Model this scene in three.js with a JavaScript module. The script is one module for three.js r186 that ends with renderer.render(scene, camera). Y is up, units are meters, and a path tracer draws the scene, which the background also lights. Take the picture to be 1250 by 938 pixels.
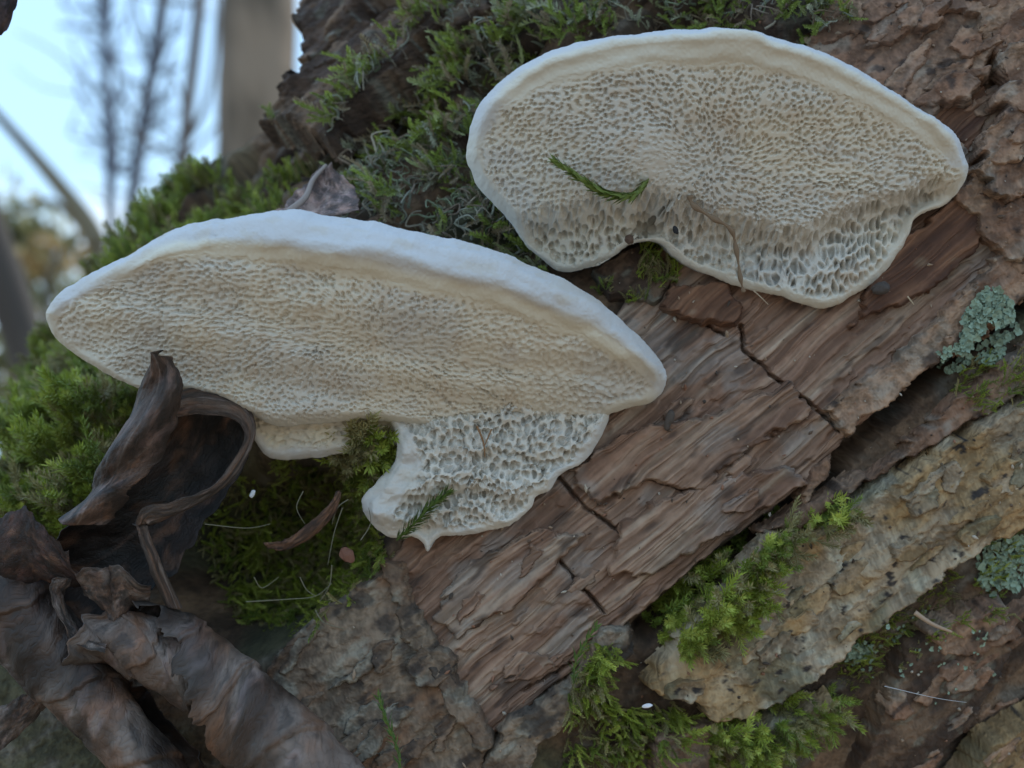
import * as THREE from 'three';
import { mergeGeometries } from 'three/addons/utils/BufferGeometryUtils.js';

// ---------------------------------------------------------------- camera, sky, sun, exposure
const U = 0.0002;                          // design unit of everything on the log: 0.2 mm
const FOCAL = 1750;                        // distance from the camera to the plane of focus, in design units (35 cm)
const PITCH = THREE.MathUtils.degToRad(12);
const O = new THREE.Vector3(0, 0.62, 0);   // point of focus, 62 cm above the ground
const scene = new THREE.Scene();
const camera = new THREE.PerspectiveCamera(2 * Math.atan(469 / FOCAL) * 180 / Math.PI, 4 / 3, 0.01, 400);
camera.rotation.x = PITCH;
camera.position.set(0, -Math.sin(PITCH), Math.cos(PITCH)).multiplyScalar(FOCAL * U).add(O);
camera.focus = 0.342; camera.userData.fStop = 12.5;
const renderer = new THREE.WebGLRenderer();
renderer.toneMapping = THREE.LinearToneMapping;
renderer.toneMappingExposure = 1.1;
renderer.shadowMap.enabled = true;

const SUN = new THREE.Vector3(0.62, 0.60, -0.50).normalize();
const sun = new THREE.DirectionalLight(new THREE.Color(1.0, 0.92, 0.8), 2.8);
sun.position.copy(SUN).multiplyScalar(20); sun.castShadow = true; sun.shadow.radius = 3;
Object.assign(sun.shadow.camera, { left: -6, right: 6, top: 6, bottom: -6, near: 0.1, far: 60 });
sun.shadow.mapSize.set(4096, 4096);
scene.add(sun, sun.target);

// ---------------------------------------------------------------- numbers: random, noise, splines
function rng(seed) { let s = seed >>> 0; return () => { s = (s + 0x6d2b79f5) | 0; let t = Math.imul(s ^ (s >>> 15), 1 | s); t = (t + Math.imul(t ^ (t >>> 7), 61 | t)) ^ t; return ((t ^ (t >>> 14)) >>> 0) / 4294967296; }; }
const hash = (x, y, k) => { let h = Math.imul(x, 374761393) ^ Math.imul(y, 668265263) ^ Math.imul(k, 1274126177); h = Math.imul(h ^ (h >>> 13), 1274126177); h ^= h >>> 16; return (h >>> 0) / 4294967296; };
function vn(x, y, k = 0, per = 0, pery = per) {           // value noise 0..1
  const xi = Math.floor(x), yi = Math.floor(y), fx = x - xi, fy = y - yi, u = fx * fx * (3 - 2 * fx), v = fy * fy * (3 - 2 * fy);
  let x0 = xi, x1 = xi + 1, y0 = yi, y1 = yi + 1;
  if (per) { x0 = ((x0 % per) + per) % per; x1 = ((x1 % per) + per) % per; y0 = ((y0 % pery) + pery) % pery; y1 = ((y1 % pery) + pery) % pery; }
  const a = hash(x0, y0, k), b = hash(x1, y0, k), c = hash(x0, y1, k), d = hash(x1, y1, k);
  return a + (b - a) * u + (c - a) * v + (a - b - c + d) * u * v;
}
function fbm(x, y, oct = 4, k = 0) { let s = 0, a = 0.5, n = 0; for (let i = 0; i < oct; i++) { s += a * vn(x, y, k + i); n += a; a *= 0.5; x = x * 2.03 + 17.3; y = y * 2.03 + 9.1; } return s / n; }
function worley(x, y, k, jit = 0.85) {        // [F1, F2, cell id]
  const xi = Math.floor(x), yi = Math.floor(y); let f1 = 9, f2 = 9, id = 0;
  for (let j = -1; j <= 1; j++) for (let i = -1; i <= 1; i++) {
    const cx = xi + i, cy = yi + j, px = cx + 0.5 + (hash(cx, cy, k) - 0.5) * jit, py = cy + 0.5 + (hash(cx, cy, k + 7) - 0.5) * jit, d = Math.hypot(px - x, py - y);
    if (d < f1) { f2 = f1; f1 = d; id = hash(cx, cy, k + 13); } else if (d < f2) f2 = d;
  }
  return [f1, f2, id];
}
const sst = (a, b, x) => { const t = Math.min(1, Math.max(0, (x - a) / (b - a))); return t * t * (3 - 2 * t); };
const lerp = (a, b, t) => a + (b - a) * t;
const clamp = (x, a, b) => Math.min(b, Math.max(a, x));
const mix3 = (a, b, t) => [lerp(a[0], b[0], t), lerp(a[1], b[1], t), lerp(a[2], b[2], t)];
function tps(pts) {                            // thin plate spline through [x, y, z] points
  const n = pts.length, N = n + 3, A = Array.from({ length: N }, () => new Float64Array(N + 1));
  const f = (r2) => (r2 < 1e-9 ? 0 : r2 * Math.log(r2));
  for (let i = 0; i < n; i++) {
    for (let j = 0; j < n; j++) A[i][j] = f(((pts[i][0] - pts[j][0]) ** 2 + (pts[i][1] - pts[j][1]) ** 2) / 1e4);
    A[i][i] += 0.02; A[i][n] = 1; A[i][n + 1] = pts[i][0] / 100; A[i][n + 2] = pts[i][1] / 100; A[i][N] = pts[i][2];
    A[n][i] = 1; A[n + 1][i] = pts[i][0] / 100; A[n + 2][i] = pts[i][1] / 100;
  }
  for (let c = 0; c < N; c++) {
    let p = c; for (let r = c + 1; r < N; r++) if (Math.abs(A[r][c]) > Math.abs(A[p][c])) p = r;
    [A[c], A[p]] = [A[p], A[c]];
    for (let r = 0; r < N; r++) if (r !== c) { const m = A[r][c] / A[c][c]; if (m) for (let k = c; k <= N; k++) A[r][k] -= m * A[c][k]; }
  }
  const w = A.map((row, i) => row[N] / row[i]);
  return (x, y) => { let z = w[n] + w[n + 1] * x / 100 + w[n + 2] * y / 100; for (let i = 0; i < n; i++) z += w[i] * f(((x - pts[i][0]) ** 2 + (y - pts[i][1]) ** 2) / 1e4); return z; };
}
function spline(pts, t, closed = false) {      // Catmull-Rom through arrays of any width, t in 0..1
  const n = pts.length, m = closed ? n : n - 1, x = clamp(t, 0, 1) * m, i = Math.min(Math.floor(x), m - 1), f = x - i;
  const g = (k) => pts[closed ? ((k % n) + n) % n : clamp(k, 0, n - 1)], a = g(i - 1), b = g(i), c = g(i + 1), d = g(i + 2);
  return b.map((_, q) => 0.5 * (2 * b[q] + (c[q] - a[q]) * f + (2 * a[q] - 5 * b[q] + 4 * c[q] - d[q]) * f * f + (3 * b[q] - a[q] - 3 * c[q] + d[q]) * f * f * f));
}
function sdPoly(poly, x, y) {                  // signed distance, positive inside
  let d = 1e18, ins = false;
  for (let i = 0, j = poly.length - 1; i < poly.length; j = i++) {
    const [ax, ay] = poly[j], [bx, by] = poly[i], ex = bx - ax, ey = by - ay, wx = x - ax, wy = y - ay, t = clamp((wx * ex + wy * ey) / (ex * ex + ey * ey + 1e-9), 0, 1);
    d = Math.min(d, (wx - ex * t) ** 2 + (wy - ey * t) ** 2);
    if ((ay > y) !== (by > y) && x < (bx - ax) * (y - ay) / (by - ay) + ax) ins = !ins;
  }
  return ins ? Math.sqrt(d) : -Math.sqrt(d);
}
function sdLine(line, x, y) {                  // distance to an open polyline
  let d = 1e18;
  for (let i = 1; i < line.length; i++) {
    const [ax, ay] = line[i - 1], [bx, by] = line[i], ex = bx - ax, ey = by - ay, wx = x - ax, wy = y - ay, t = clamp((wx * ex + wy * ey) / (ex * ex + ey * ey + 1e-9), 0, 1);
    d = Math.min(d, (wx - ex * t) ** 2 + (wy - ey * t) ** 2);
  }
  return Math.sqrt(d);
}
// a sketch position (x right, y down from a corner, z towards the camera) as a point of the frame round the point of focus
const at = (px, py, z = 0) => { const s = (FOCAL - z) / FOCAL; return [(px - 625) * s, (469 - py) * s, z]; };

// ---------------------------------------------------------------- sky
{
  const W = 512, H = 256, d = new Float32Array(W * H * 4);
  for (let j = 0; j < H; j++) for (let i = 0; i < W; i++) {
    const el = ((j + 0.5) / H - 0.5) * Math.PI, az = (i + 0.5) / W * 2 * Math.PI, y = Math.max(0, Math.sin(el));
    const k = Math.pow(1 - y, 1.7), cx = Math.cos(az) * Math.cos(el), cz = Math.sin(az) * Math.cos(el);
    const cl = sst(0.42, 0.72, fbm(cx * 7 / (y + 0.35) + 20, cz * 7 / (y + 0.35) + 20, 4, 91)) * 0.6;
    let c = [lerp(0.38, 0.86, k), lerp(0.70, 1.24, k), lerp(1.22, 1.48, k)];
    c = mix3(c, [1.30, 1.38, 1.42], cl);
    d.set([c[0], c[1], c[2], 1], (j * W + i) * 4);
  }
  const t = new THREE.DataTexture(d, W, H, THREE.RGBAFormat, THREE.FloatType);
  t.mapping = THREE.EquirectangularReflectionMapping; t.magFilter = THREE.LinearFilter; t.minFilter = THREE.LinearFilter; t.needsUpdate = true;
  scene.background = t; scene.environment = t;
}

// ---------------------------------------------------------------- helpers for things
const taken = new Map();
function numbered(name) { const n = taken.get(name) ?? 0; taken.set(name, n + 1); return n ? name + '_' + String(n).padStart(3, '0') : name; }
function tag(o, label, category, group, kind) { o.userData.label = label; o.userData.category = category; if (group) o.userData.group = group; if (kind) o.userData.kind = kind; return o; }
const world = (p) => new THREE.Vector3(p[0], p[1], p[2]).multiplyScalar(U).applyAxisAngle(new THREE.Vector3(1, 0, 0), PITCH).add(O);
// a thing on the log: a Group standing at ANCHOR, its parts given in design units of the frame round the point of focus
function near(name, label, category, anchor, group, kind) {
  const g = new THREE.Group(); g.name = numbered(name); g.position.copy(world(anchor)); g.rotation.x = PITCH; g.anchor = anchor;
  tag(g, label, category, group, kind); scene.add(g); return g;
}
function bake(geo, anchor) { return geo.translate(-anchor[0], -anchor[1], -anchor[2]).scale(U, U, U); }
function part(parent, name, geo, mat) { const m = new THREE.Mesh(bake(geo, parent.anchor), mat); m.name = name; m.castShadow = m.receiveShadow = true; parent.add(m); return m; }
function nearMesh(name, label, category, anchor, geo, mat, group, kind) {
  const m = new THREE.Mesh(bake(geo, anchor), mat); m.name = numbered(name); m.position.copy(world(anchor)); m.rotation.x = PITCH;
  m.castShadow = m.receiveShadow = true; tag(m, label, category, group, kind); scene.add(m); return m;
}
function geom(pos, idx, col, uv) {
  const g = new THREE.BufferGeometry(); g.setAttribute('position', new THREE.BufferAttribute(pos instanceof Float32Array ? pos : new Float32Array(pos), 3));
  if (col) g.setAttribute('color', new THREE.BufferAttribute(col instanceof Float32Array ? col : new Float32Array(col), 3));
  if (uv) g.setAttribute('uv', new THREE.BufferAttribute(uv instanceof Float32Array ? uv : new Float32Array(uv), 2));
  g.setIndex(new THREE.BufferAttribute(new Uint32Array(idx), 1)); g.computeVertexNormals(); return g;
}
function extract(g, idx) {                    // the faces IDX of G with only the vertices they use
  const map = new Map(), order = [], out = new Uint32Array(idx.length);
  idx.forEach((v, i) => { let k = map.get(v); if (k === undefined) { k = order.length; map.set(v, k); order.push(v); } out[i] = k; });
  const r = new THREE.BufferGeometry();
  for (const [n, a] of Object.entries(g.attributes)) { const arr = new Float32Array(order.length * a.itemSize); order.forEach((v, i) => { for (let c = 0; c < a.itemSize; c++) arr[i * a.itemSize + c] = a.array[v * a.itemSize + c]; }); r.setAttribute(n, new THREE.BufferAttribute(arr, a.itemSize)); }
  r.setIndex(new THREE.BufferAttribute(out, 1)); return r;
}
function tube(pts, rad, seg = 24, sides = 6) { // tapered tube through points [x,y,z]; rad(u)
  const pos = [], idx = [], P = (u) => new THREE.Vector3(...spline(pts, u)); let N = null;
  for (let i = 0; i <= seg; i++) {
    const u = i / seg, p = P(u), T = P(Math.min(1, u + 0.01)).sub(P(Math.max(0, u - 0.01))).normalize();
    if (!N) { N = new THREE.Vector3(0.3, 0.2, 1).cross(T).normalize(); } else N.addScaledVector(T, -N.dot(T)).normalize();
    const B = T.clone().cross(N);
    for (let j = 0; j < sides; j++) { const a = j / sides * Math.PI * 2, r = rad(u); pos.push(p.x + r * (N.x * Math.cos(a) + B.x * Math.sin(a)), p.y + r * (N.y * Math.cos(a) + B.y * Math.sin(a)), p.z + r * (N.z * Math.cos(a) + B.z * Math.sin(a))); }
    if (i) for (let j = 0; j < sides; j++) { const a = (i - 1) * sides + j, b = (i - 1) * sides + (j + 1) % sides; idx.push(a, b, a + sides, b, b + sides, a + sides); }
  }
  for (const [o, f] of [[0, 0], [seg * sides, 1]]) { const p = P(f), c = pos.length / 3; pos.push(p.x, p.y, p.z); for (let j = 0; j < sides; j++) f ? idx.push(c, o + j, o + (j + 1) % sides) : idx.push(c, o + (j + 1) % sides, o + j); }
  return geom(pos, idx);
}
function sheet(fn, nu, nv, th, colour, su = 0.42, sv = 0.24) {       // a leaf-like sheet with thickness; fn(u, v) gives a point
  const pos = [], col = [], uv = [], idx = [], base = [];
  for (let i = 0; i <= nu; i++) for (let j = 0; j <= nv; j++) base.push(...fn(i / nu, j / nv));
  const W = nv + 1, tmp = []; for (let i = 0; i < nu; i++) for (let j = 0; j < nv; j++) { const a = i * W + j; tmp.push(a, a + 1, a + W, a + 1, a + W + 1, a + W); }
  const nrm = geom(base, tmp).attributes.normal.array, n = base.length / 3;
  for (const s of [0.5, -0.5]) for (let k = 0; k < n; k++) { for (let c = 0; c < 3; c++) pos.push(base[k * 3 + c] + nrm[k * 3 + c] * th * s); col.push(...colour(Math.floor(k / W) / nu, (k % W) / nv, s > 0)); uv.push(Math.floor(k / W) / nu * su, (k % W) / nv * sv); }
  for (let q = 0; q < tmp.length; q += 3) idx.push(tmp[q], tmp[q + 1], tmp[q + 2], n + tmp[q], n + tmp[q + 2], n + tmp[q + 1]);
  const rim = []; for (let j = 0; j < nv; j++) rim.push([j, j + 1]); for (let i = 0; i < nu; i++) rim.push([i * W + nv, (i + 1) * W + nv]); for (let j = nv; j > 0; j--) rim.push([nu * W + j, nu * W + j - 1]); for (let i = nu; i > 0; i--) rim.push([i * W, (i - 1) * W]);
  for (const [a, b] of rim) idx.push(a, n + a, b, b, n + a, n + b);
  return geom(pos, idx, col, uv);
}

// ---------------------------------------------------------------- textures (grain and relief only)
function detail(size, fn, srgb) {
  const d = new Uint8Array(size * size * 4);
  for (let y = 0; y < size; y++) for (let x = 0; x < size; x++) { const c = fn(x, y), o = (y * size + x) * 4; d[o] = clamp(c[0], 0, 1) * 255; d[o + 1] = clamp(c[1], 0, 1) * 255; d[o + 2] = clamp(c[2], 0, 1) * 255; d[o + 3] = 255; }
  const t = new THREE.DataTexture(d, size, size); t.wrapS = t.wrapT = THREE.RepeatWrapping; t.magFilter = THREE.LinearFilter; t.minFilter = THREE.LinearFilter; if (srgb) t.colorSpace = THREE.SRGBColorSpace; t.needsUpdate = true; return t;
}
// periodic in 1024: fibres along x
const fibre = (x, y) => 0.3 * vn(x / 128, y / 4, 1, 8, 256) + 0.34 * vn(x / 64, y / 2, 2, 16, 512) + 0.18 * vn(x / 256, y / 8, 3, 4, 128) + 0.18 * vn(x / 16, y / 2, 9, 64, 512);
const fibreT = [], granT = [];
for (let y = 0; y < 1024; y++) for (let x = 0; x < 1024; x++) {
  const w = 3 * (vn(x / 64, y / 64, 4, 16) - 0.5) * 4; fibreT.push(fibre(x, y + w));
  granT.push(0.3 * vn(x / 32, y / 32, 5, 32) + 0.3 * vn(x / 8, y / 8, 6, 128) + 0.22 * vn(x / 4, y / 4, 7, 256) + 0.18 * vn(x / 2, y / 2, 8, 512));
}
const grey = (a, lo, hi) => (x, y) => { const v = lerp(lo, hi, a[y * 1024 + x]); return [v, v, v]; };
const woodMap = detail(1024, (x, y) => { const f = sst(0.25, 0.75, fibreT[y * 1024 + x]), g = granT[y * 1024 + x]; const v = lerp(0.72, 1, f) * lerp(0.84, 1.06, g); return [v, v * lerp(0.96, 1, f), v * lerp(0.93, 1, f)]; }, true);
const woodBump = detail(1024, (x, y) => { const v = 0.75 * sst(0.2, 0.8, fibreT[y * 1024 + x]) + 0.25 * granT[y * 1024 + x]; return [v, v, v]; });
const barkMap = detail(1024, (x, y) => { const g = sst(0.25, 0.75, granT[y * 1024 + x]); const v = lerp(0.68, 1, g); return [v, v, v]; }, true);
const barkBump = detail(1024, (x, y) => { const v = granT[y * 1024 + x]; return [v, v, v]; });
const netT = new Float32Array(1024 * 1024); for (let y = 0; y < 1024; y++) for (let x = 0; x < 1024; x++) { const q = worley(x / 9 + 2 * vn(x / 16, y / 16, 14), y / 7 + 2 * vn(x / 16, y / 16, 15), 16); netT[y * 1024 + x] = sst(0, 0.16, q[1] - q[0]); }
const leafMap = detail(1024, (x, y) => { const g = granT[y * 1024 + x], b = fbm(x / 60, y / 40, 4, 17), n = netT[y * 1024 + x], f = lerp(0.55, 1, sst(0.3, 0.62, b)) * lerp(0.72, 1.08, g) * lerp(0.9, 1, n), w = sst(0.6, 0.72, fbm(x / 30, y / 30, 4, 19)) * 0.16; return [f * 0.94 + w, f * 0.94 + w, f * 0.94 + w * 1.2]; }, true);
const leafBump = detail(1024, (x, y) => { const v = 0.5 * granT[y * 1024 + x] + 0.2 * netT[y * 1024 + x] + 0.3 * fbm(x / 26, y / 18, 3, 20); return [v, v, v]; });
const M = {
  wood: new THREE.MeshStandardMaterial({ vertexColors: true, map: woodMap, bumpMap: woodBump, bumpScale: 0.0007, roughness: 0.85 }),
  bark: new THREE.MeshStandardMaterial({ vertexColors: true, map: barkMap, bumpMap: barkBump, bumpScale: 0.0010, roughness: 0.9 }),
  pore: new THREE.MeshStandardMaterial({ vertexColors: true, roughness: 0.95 }),
  cap: new THREE.MeshStandardMaterial({ vertexColors: true, roughness: 0.92 }),
  leaf: new THREE.MeshStandardMaterial({ vertexColors: true, map: leafMap, bumpMap: leafBump, bumpScale: 0.0006, roughness: 0.62 }),
  moss: new THREE.MeshPhysicalMaterial({ color: 0xffffff, roughness: 0.65, transmission: 0.25, thickness: 0, side: THREE.DoubleSide }),
  plain: (r, g, b, rough = 0.8) => new THREE.MeshStandardMaterial({ color: new THREE.Color().setRGB(r, g, b), roughness: rough }),
};

// ---------------------------------------------------------------- ground
{
  const n = 220, size = 120, pos = [], col = [], idx = [];
  for (let i = 0; i <= n; i++) for (let j = 0; j <= n; j++) {
    const sx = (i / n * 2 - 1), sz = (j / n * 2 - 1), x = Math.sign(sx) * Math.pow(Math.abs(sx), 2.2) * size, z = Math.sign(sz) * Math.pow(Math.abs(sz), 2.2) * size, f = fbm(x * 3, z * 3, 4, 31), m = fbm(x * 0.6, z * 0.6, 3, 33);
    pos.push(x, (f - 0.5) * 0.06 - 0.03, z); col.push(...mix3([0.25, 0.18, 0.12], [0.42, 0.315, 0.205], clamp(m * 1.6 - 0.4 + (f - 0.5) * 1.5, 0, 1)));
    if (i < n && j < n) { const a = i * (n + 1) + j; idx.push(a, a + 1, a + n + 1, a + 1, a + n + 2, a + n + 1); }
  }
  const g = new THREE.Mesh(geom(pos, idx, col), new THREE.MeshStandardMaterial({ vertexColors: true, roughness: 0.9 })); g.name = 'ground'; g.receiveShadow = g.castShadow = true;
  tag(g, 'woodland floor covered with brown autumn leaf litter', 'ground', null, 'structure'); scene.add(g);
}

// ---------------------------------------------------------------- the log
const R = 1000, B0 = -261, ZF = -30, ZAX = ZF - R, ANG = 40 * Math.PI / 180, CA = Math.cos(ANG), SA = Math.sin(ANG);
function logP(s, w, h = 0) { const f = w / R, b = B0 + (R + h) * Math.sin(f), z = ZAX + (R + h) * Math.cos(f); return [s * CA - b * SA, s * SA + b * CA, z]; }
function logN(w) { const f = w / R, b = Math.sin(f); return [-b * SA, b * CA, Math.cos(f)]; }
function logUV(px, py) {                       // sketch position -> place on the round of the log
  const dx = px - 625, dy = 469 - py, ds = dx * CA + dy * SA, db = -dx * SA + dy * CA, dz = -FOCAL;
  const ob = -B0, oz = FOCAL - ZAX, A = db * db + dz * dz, Bq = ob * db + oz * dz, C = ob * ob + oz * oz - R * R, D = Bq * Bq - A * C;
  const t = D > 0 ? (-Bq - Math.sqrt(D)) / A : -Bq / A, b = ob + t * db, z = oz + t * dz;
  return [t * ds, R * Math.atan2(b, z)];
}
const toLog = (poly) => poly.map(([x, y]) => logUV(x, y));
const hollow = logUV(310, 650);
const furrow = toLog([[1280, 350], [1158, 440], [1048, 542], [998, 610], [890, 690], [790, 775]]);
// record of surface height so that moss and litter sit on what is there
const HM = { s0: -1100, w0: -700, n: 560, st: 4.2, a: null }; HM.a = new Float32Array(HM.n * HM.n);
const hmIdx = (s, w) => { const i = Math.round((s - HM.s0) / HM.st), j = Math.round((w - HM.w0) / HM.st); return i >= 0 && j >= 0 && i < HM.n && j < HM.n ? i * HM.n + j : -1; };
const surfH = (s, w) => { const k = hmIdx(s, w); return k < 0 ? coreH(s, w) : HM.a[k]; };
function coreH(s, w) {
  const up = sst(330, 620, w), ws = w + 40 * (fbm(s / 260, w / 260, 3, 41) - 0.5);
  const ridge = Math.abs(fbm(s / 300 + 5, ws / 62, 3, 43) * 2 - 1), fine = fbm(s / 40, w / 16, 3, 45), lump = fbm(s / 190, w / 190, 3, 47);
  const tilt = clamp(s > 50 ? 0.233 * (s - 206) - 60 : s > -300 ? -92 - 0.02 * (s - 50) : -85 + 0.27 * (s + 300), -420, -20) * sst(420, 1000, w);
  const fd = Math.min(sdLine(furrow, s, w), 60), fur = -60 * sst(20, 6, fd);
  const hol = -210 * sst(170, 50, Math.hypot((s - hollow[0]) * 0.8, w - hollow[1]));
  return tilt + fur + hol + lerp(-24 + 14 * (lump - 0.5) + 10 * (fine - 0.5), 10 + 70 * (lump - 0.5) - 75 * sst(0.35, 0.0, ridge) + 16 * (fine - 0.5) + 26 * (Math.abs(fbm(s / 70, ws / 26, 3, 49) * 2 - 1) - 0.3), up);
}
const log = near('fallen_log', 'thick leaning dead log with flaking brown bark and bare reddish wood', 'log', logP(-3400, 0, -R));
{
  const S = [], Wd = [];
  for (let s = -5200; s < -1100; s += 120) S.push(s); for (let s = -1100; s < 1250; s += 7) S.push(s); for (let s = 1250; s <= 5200; s += 120) S.push(s);
  for (let w = -650; w < 1560; w += 7) Wd.push(w); for (let w = 1560; w < 2 * Math.PI * R - 650; w += 90) Wd.push(w);
  const pos = new Float32Array(S.length * Wd.length * 3), col = new Float32Array(pos.length), uv = new Float32Array(S.length * Wd.length * 2), idx = [];
  S.forEach((s, i) => Wd.forEach((w, j) => {
    const k = i * Wd.length + j; pos.set(logP(s, w, coreH(s, w)), k * 3); uv.set([s / 1024, w / 1024], k * 2);
    const a = fbm(s / 90, w / 40, 4, 51), b = fbm(s / 150, w / 150, 3, 53);
    let c = mix3([0.075, 0.045, 0.028], [0.22, 0.14, 0.085], sst(0.35, 0.72, a)); c = mix3(c, [0.085, 0.095, 0.05], sst(0.52, 0.68, b) * 0.7); c = mix3(c, [0.19, 0.17, 0.14], sst(0.6, 0.75, fbm(s / 35, w / 20, 3, 54)) * 0.7);
    col.set(c, k * 3);
    const j2 = (j + 1) % Wd.length;
    if (i < S.length - 1) { const p = k, q = i * Wd.length + j2, r = k + Wd.length, t = (i + 1) * Wd.length + j2; idx.push(p, r, q, q, r, t); }
  }));
  part(log, 'trunk', geom(pos, idx, col, uv), M.bark);
  for (const [s, name] of [[-5200, 'cut_end'], [5200 - 20, 'cut_end']]) {
    const p = [], c = [], ix = [], n = 60; p.push(...logP(s, 0, -R)); c.push(0.3, 0.2, 0.12);
    for (let j = 0; j < n; j++) { p.push(...logP(s, j / n * 2 * Math.PI * R, -30)); c.push(0.26, 0.17, 0.1); s < 0 ? ix.push(0, 1 + j, 1 + (j + 1) % n) : ix.push(0, 1 + (j + 1) % n, 1 + j); }
    part(log, name, geom(p, ix, c, new Float32Array(p.length / 3 * 2)), M.bark);
  }
  for (let i = 0; i < HM.n; i++) for (let j = 0; j < HM.n; j++) HM.a[i * HM.n + j] = coreH(HM.s0 + i * HM.st, HM.w0 + j * HM.st);
}
// colours of what the bark and wood are made of: each is a fact of the place on the log
const PAL = {
  wood: (s, w) => {
    const f = fbm(s / 160, w / 13, 4, 61), g = fbm(s / 230, w / 90, 3, 62), p = fbm(s / 60, w / 30, 3, 63);
    let c = mix3([0.28, 0.165, 0.112], [0.43, 0.292, 0.208], sst(0.3, 0.7, f)); c = mix3(c, [0.28, 0.155, 0.10], sst(0.50, 0.68, g) * 0.6); c = mix3(c, [0.45, 0.38, 0.30], sst(0.60, 0.74, f) * 0.5); c = mix3(c, [0.36, 0.33, 0.30], sst(0.56, 0.7, p) * 0.5); return mix3(c, [0.07, 0.045, 0.035], sst(0.64, 0.76, fbm(s / 50, w / 14, 3, 64)) * 0.7);
  },
  ochre: (s, w) => {
    const a = fbm(s / 70, w / 40, 4, 65), b = fbm(s / 30, w / 22, 4, 66), d = fbm(s / 110, w / 60, 3, 67);
    let c = mix3([0.31, 0.235, 0.155], [0.45, 0.36, 0.25], sst(0.35, 0.65, a)); c = mix3(c, [0.55, 0.50, 0.38], sst(0.54, 0.64, b) * 0.75); c = mix3(c, [0.40, 0.245, 0.095], sst(0.46, 0.62, d) * 0.7); c = mix3(c, [0.20, 0.19, 0.11], sst(0.58, 0.72, fbm(s / 80, w / 70, 3, 68)) * 0.6); return mix3(c, [0.05, 0.04, 0.035], sst(0.73, 0.78, fbm(s / 14, w / 10, 3, 69)));
  },
  grey: (s, w) => {
    const a = fbm(s / 90, w / 30, 4, 71), b = fbm(s / 34, w / 20, 4, 72), d = fbm(s / 120, w / 70, 3, 73);
    let c = mix3([0.24, 0.135, 0.085], [0.39, 0.255, 0.17], sst(0.32, 0.68, a)); c = mix3(c, [0.30, 0.275, 0.23], sst(0.55, 0.72, b) * 0.55); c = mix3(c, [0.26, 0.13, 0.075], sst(0.5, 0.66, d) * 0.6); return mix3(c, [0.05, 0.035, 0.03], sst(0.68, 0.78, fbm(s / 22, w / 16, 3, 74)) * 0.8);
  },
  tan: (s, w) => { const a = fbm(s / 80, w / 34, 4, 171), b = fbm(s / 34, w / 24, 4, 172); let c = mix3([0.16, 0.105, 0.07], [0.27, 0.20, 0.14], sst(0.34, 0.66, a)); c = mix3(c, [0.33, 0.31, 0.25], sst(0.54, 0.66, b) * 0.6); c = mix3(c, [0.24, 0.12, 0.06], sst(0.55, 0.7, fbm(s / 60, w / 50, 3, 174)) * 0.6); return mix3(c, [0.05, 0.04, 0.035], sst(0.6, 0.7, fbm(s / 36, w / 20, 4, 173)) * 0.75); },
  rust: (s, w) => { const a = fbm(s / 80, w / 16, 4, 75); return mix3(mix3([0.13, 0.06, 0.036], [0.25, 0.125, 0.07], sst(0.3, 0.7, a)), [0.3, 0.22, 0.15], sst(0.62, 0.76, fbm(s / 30, w / 18, 3, 76)) * 0.6); },
  dark: (s, w) => { const a = fbm(s / 70, w / 26, 4, 77); let c = mix3([0.075, 0.045, 0.03], [0.21, 0.135, 0.085], sst(0.35, 0.7, a)); return mix3(c, [0.20, 0.19, 0.15], sst(0.64, 0.74, fbm(s / 26, w / 18, 3, 78)) * 0.7); },
};
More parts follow.
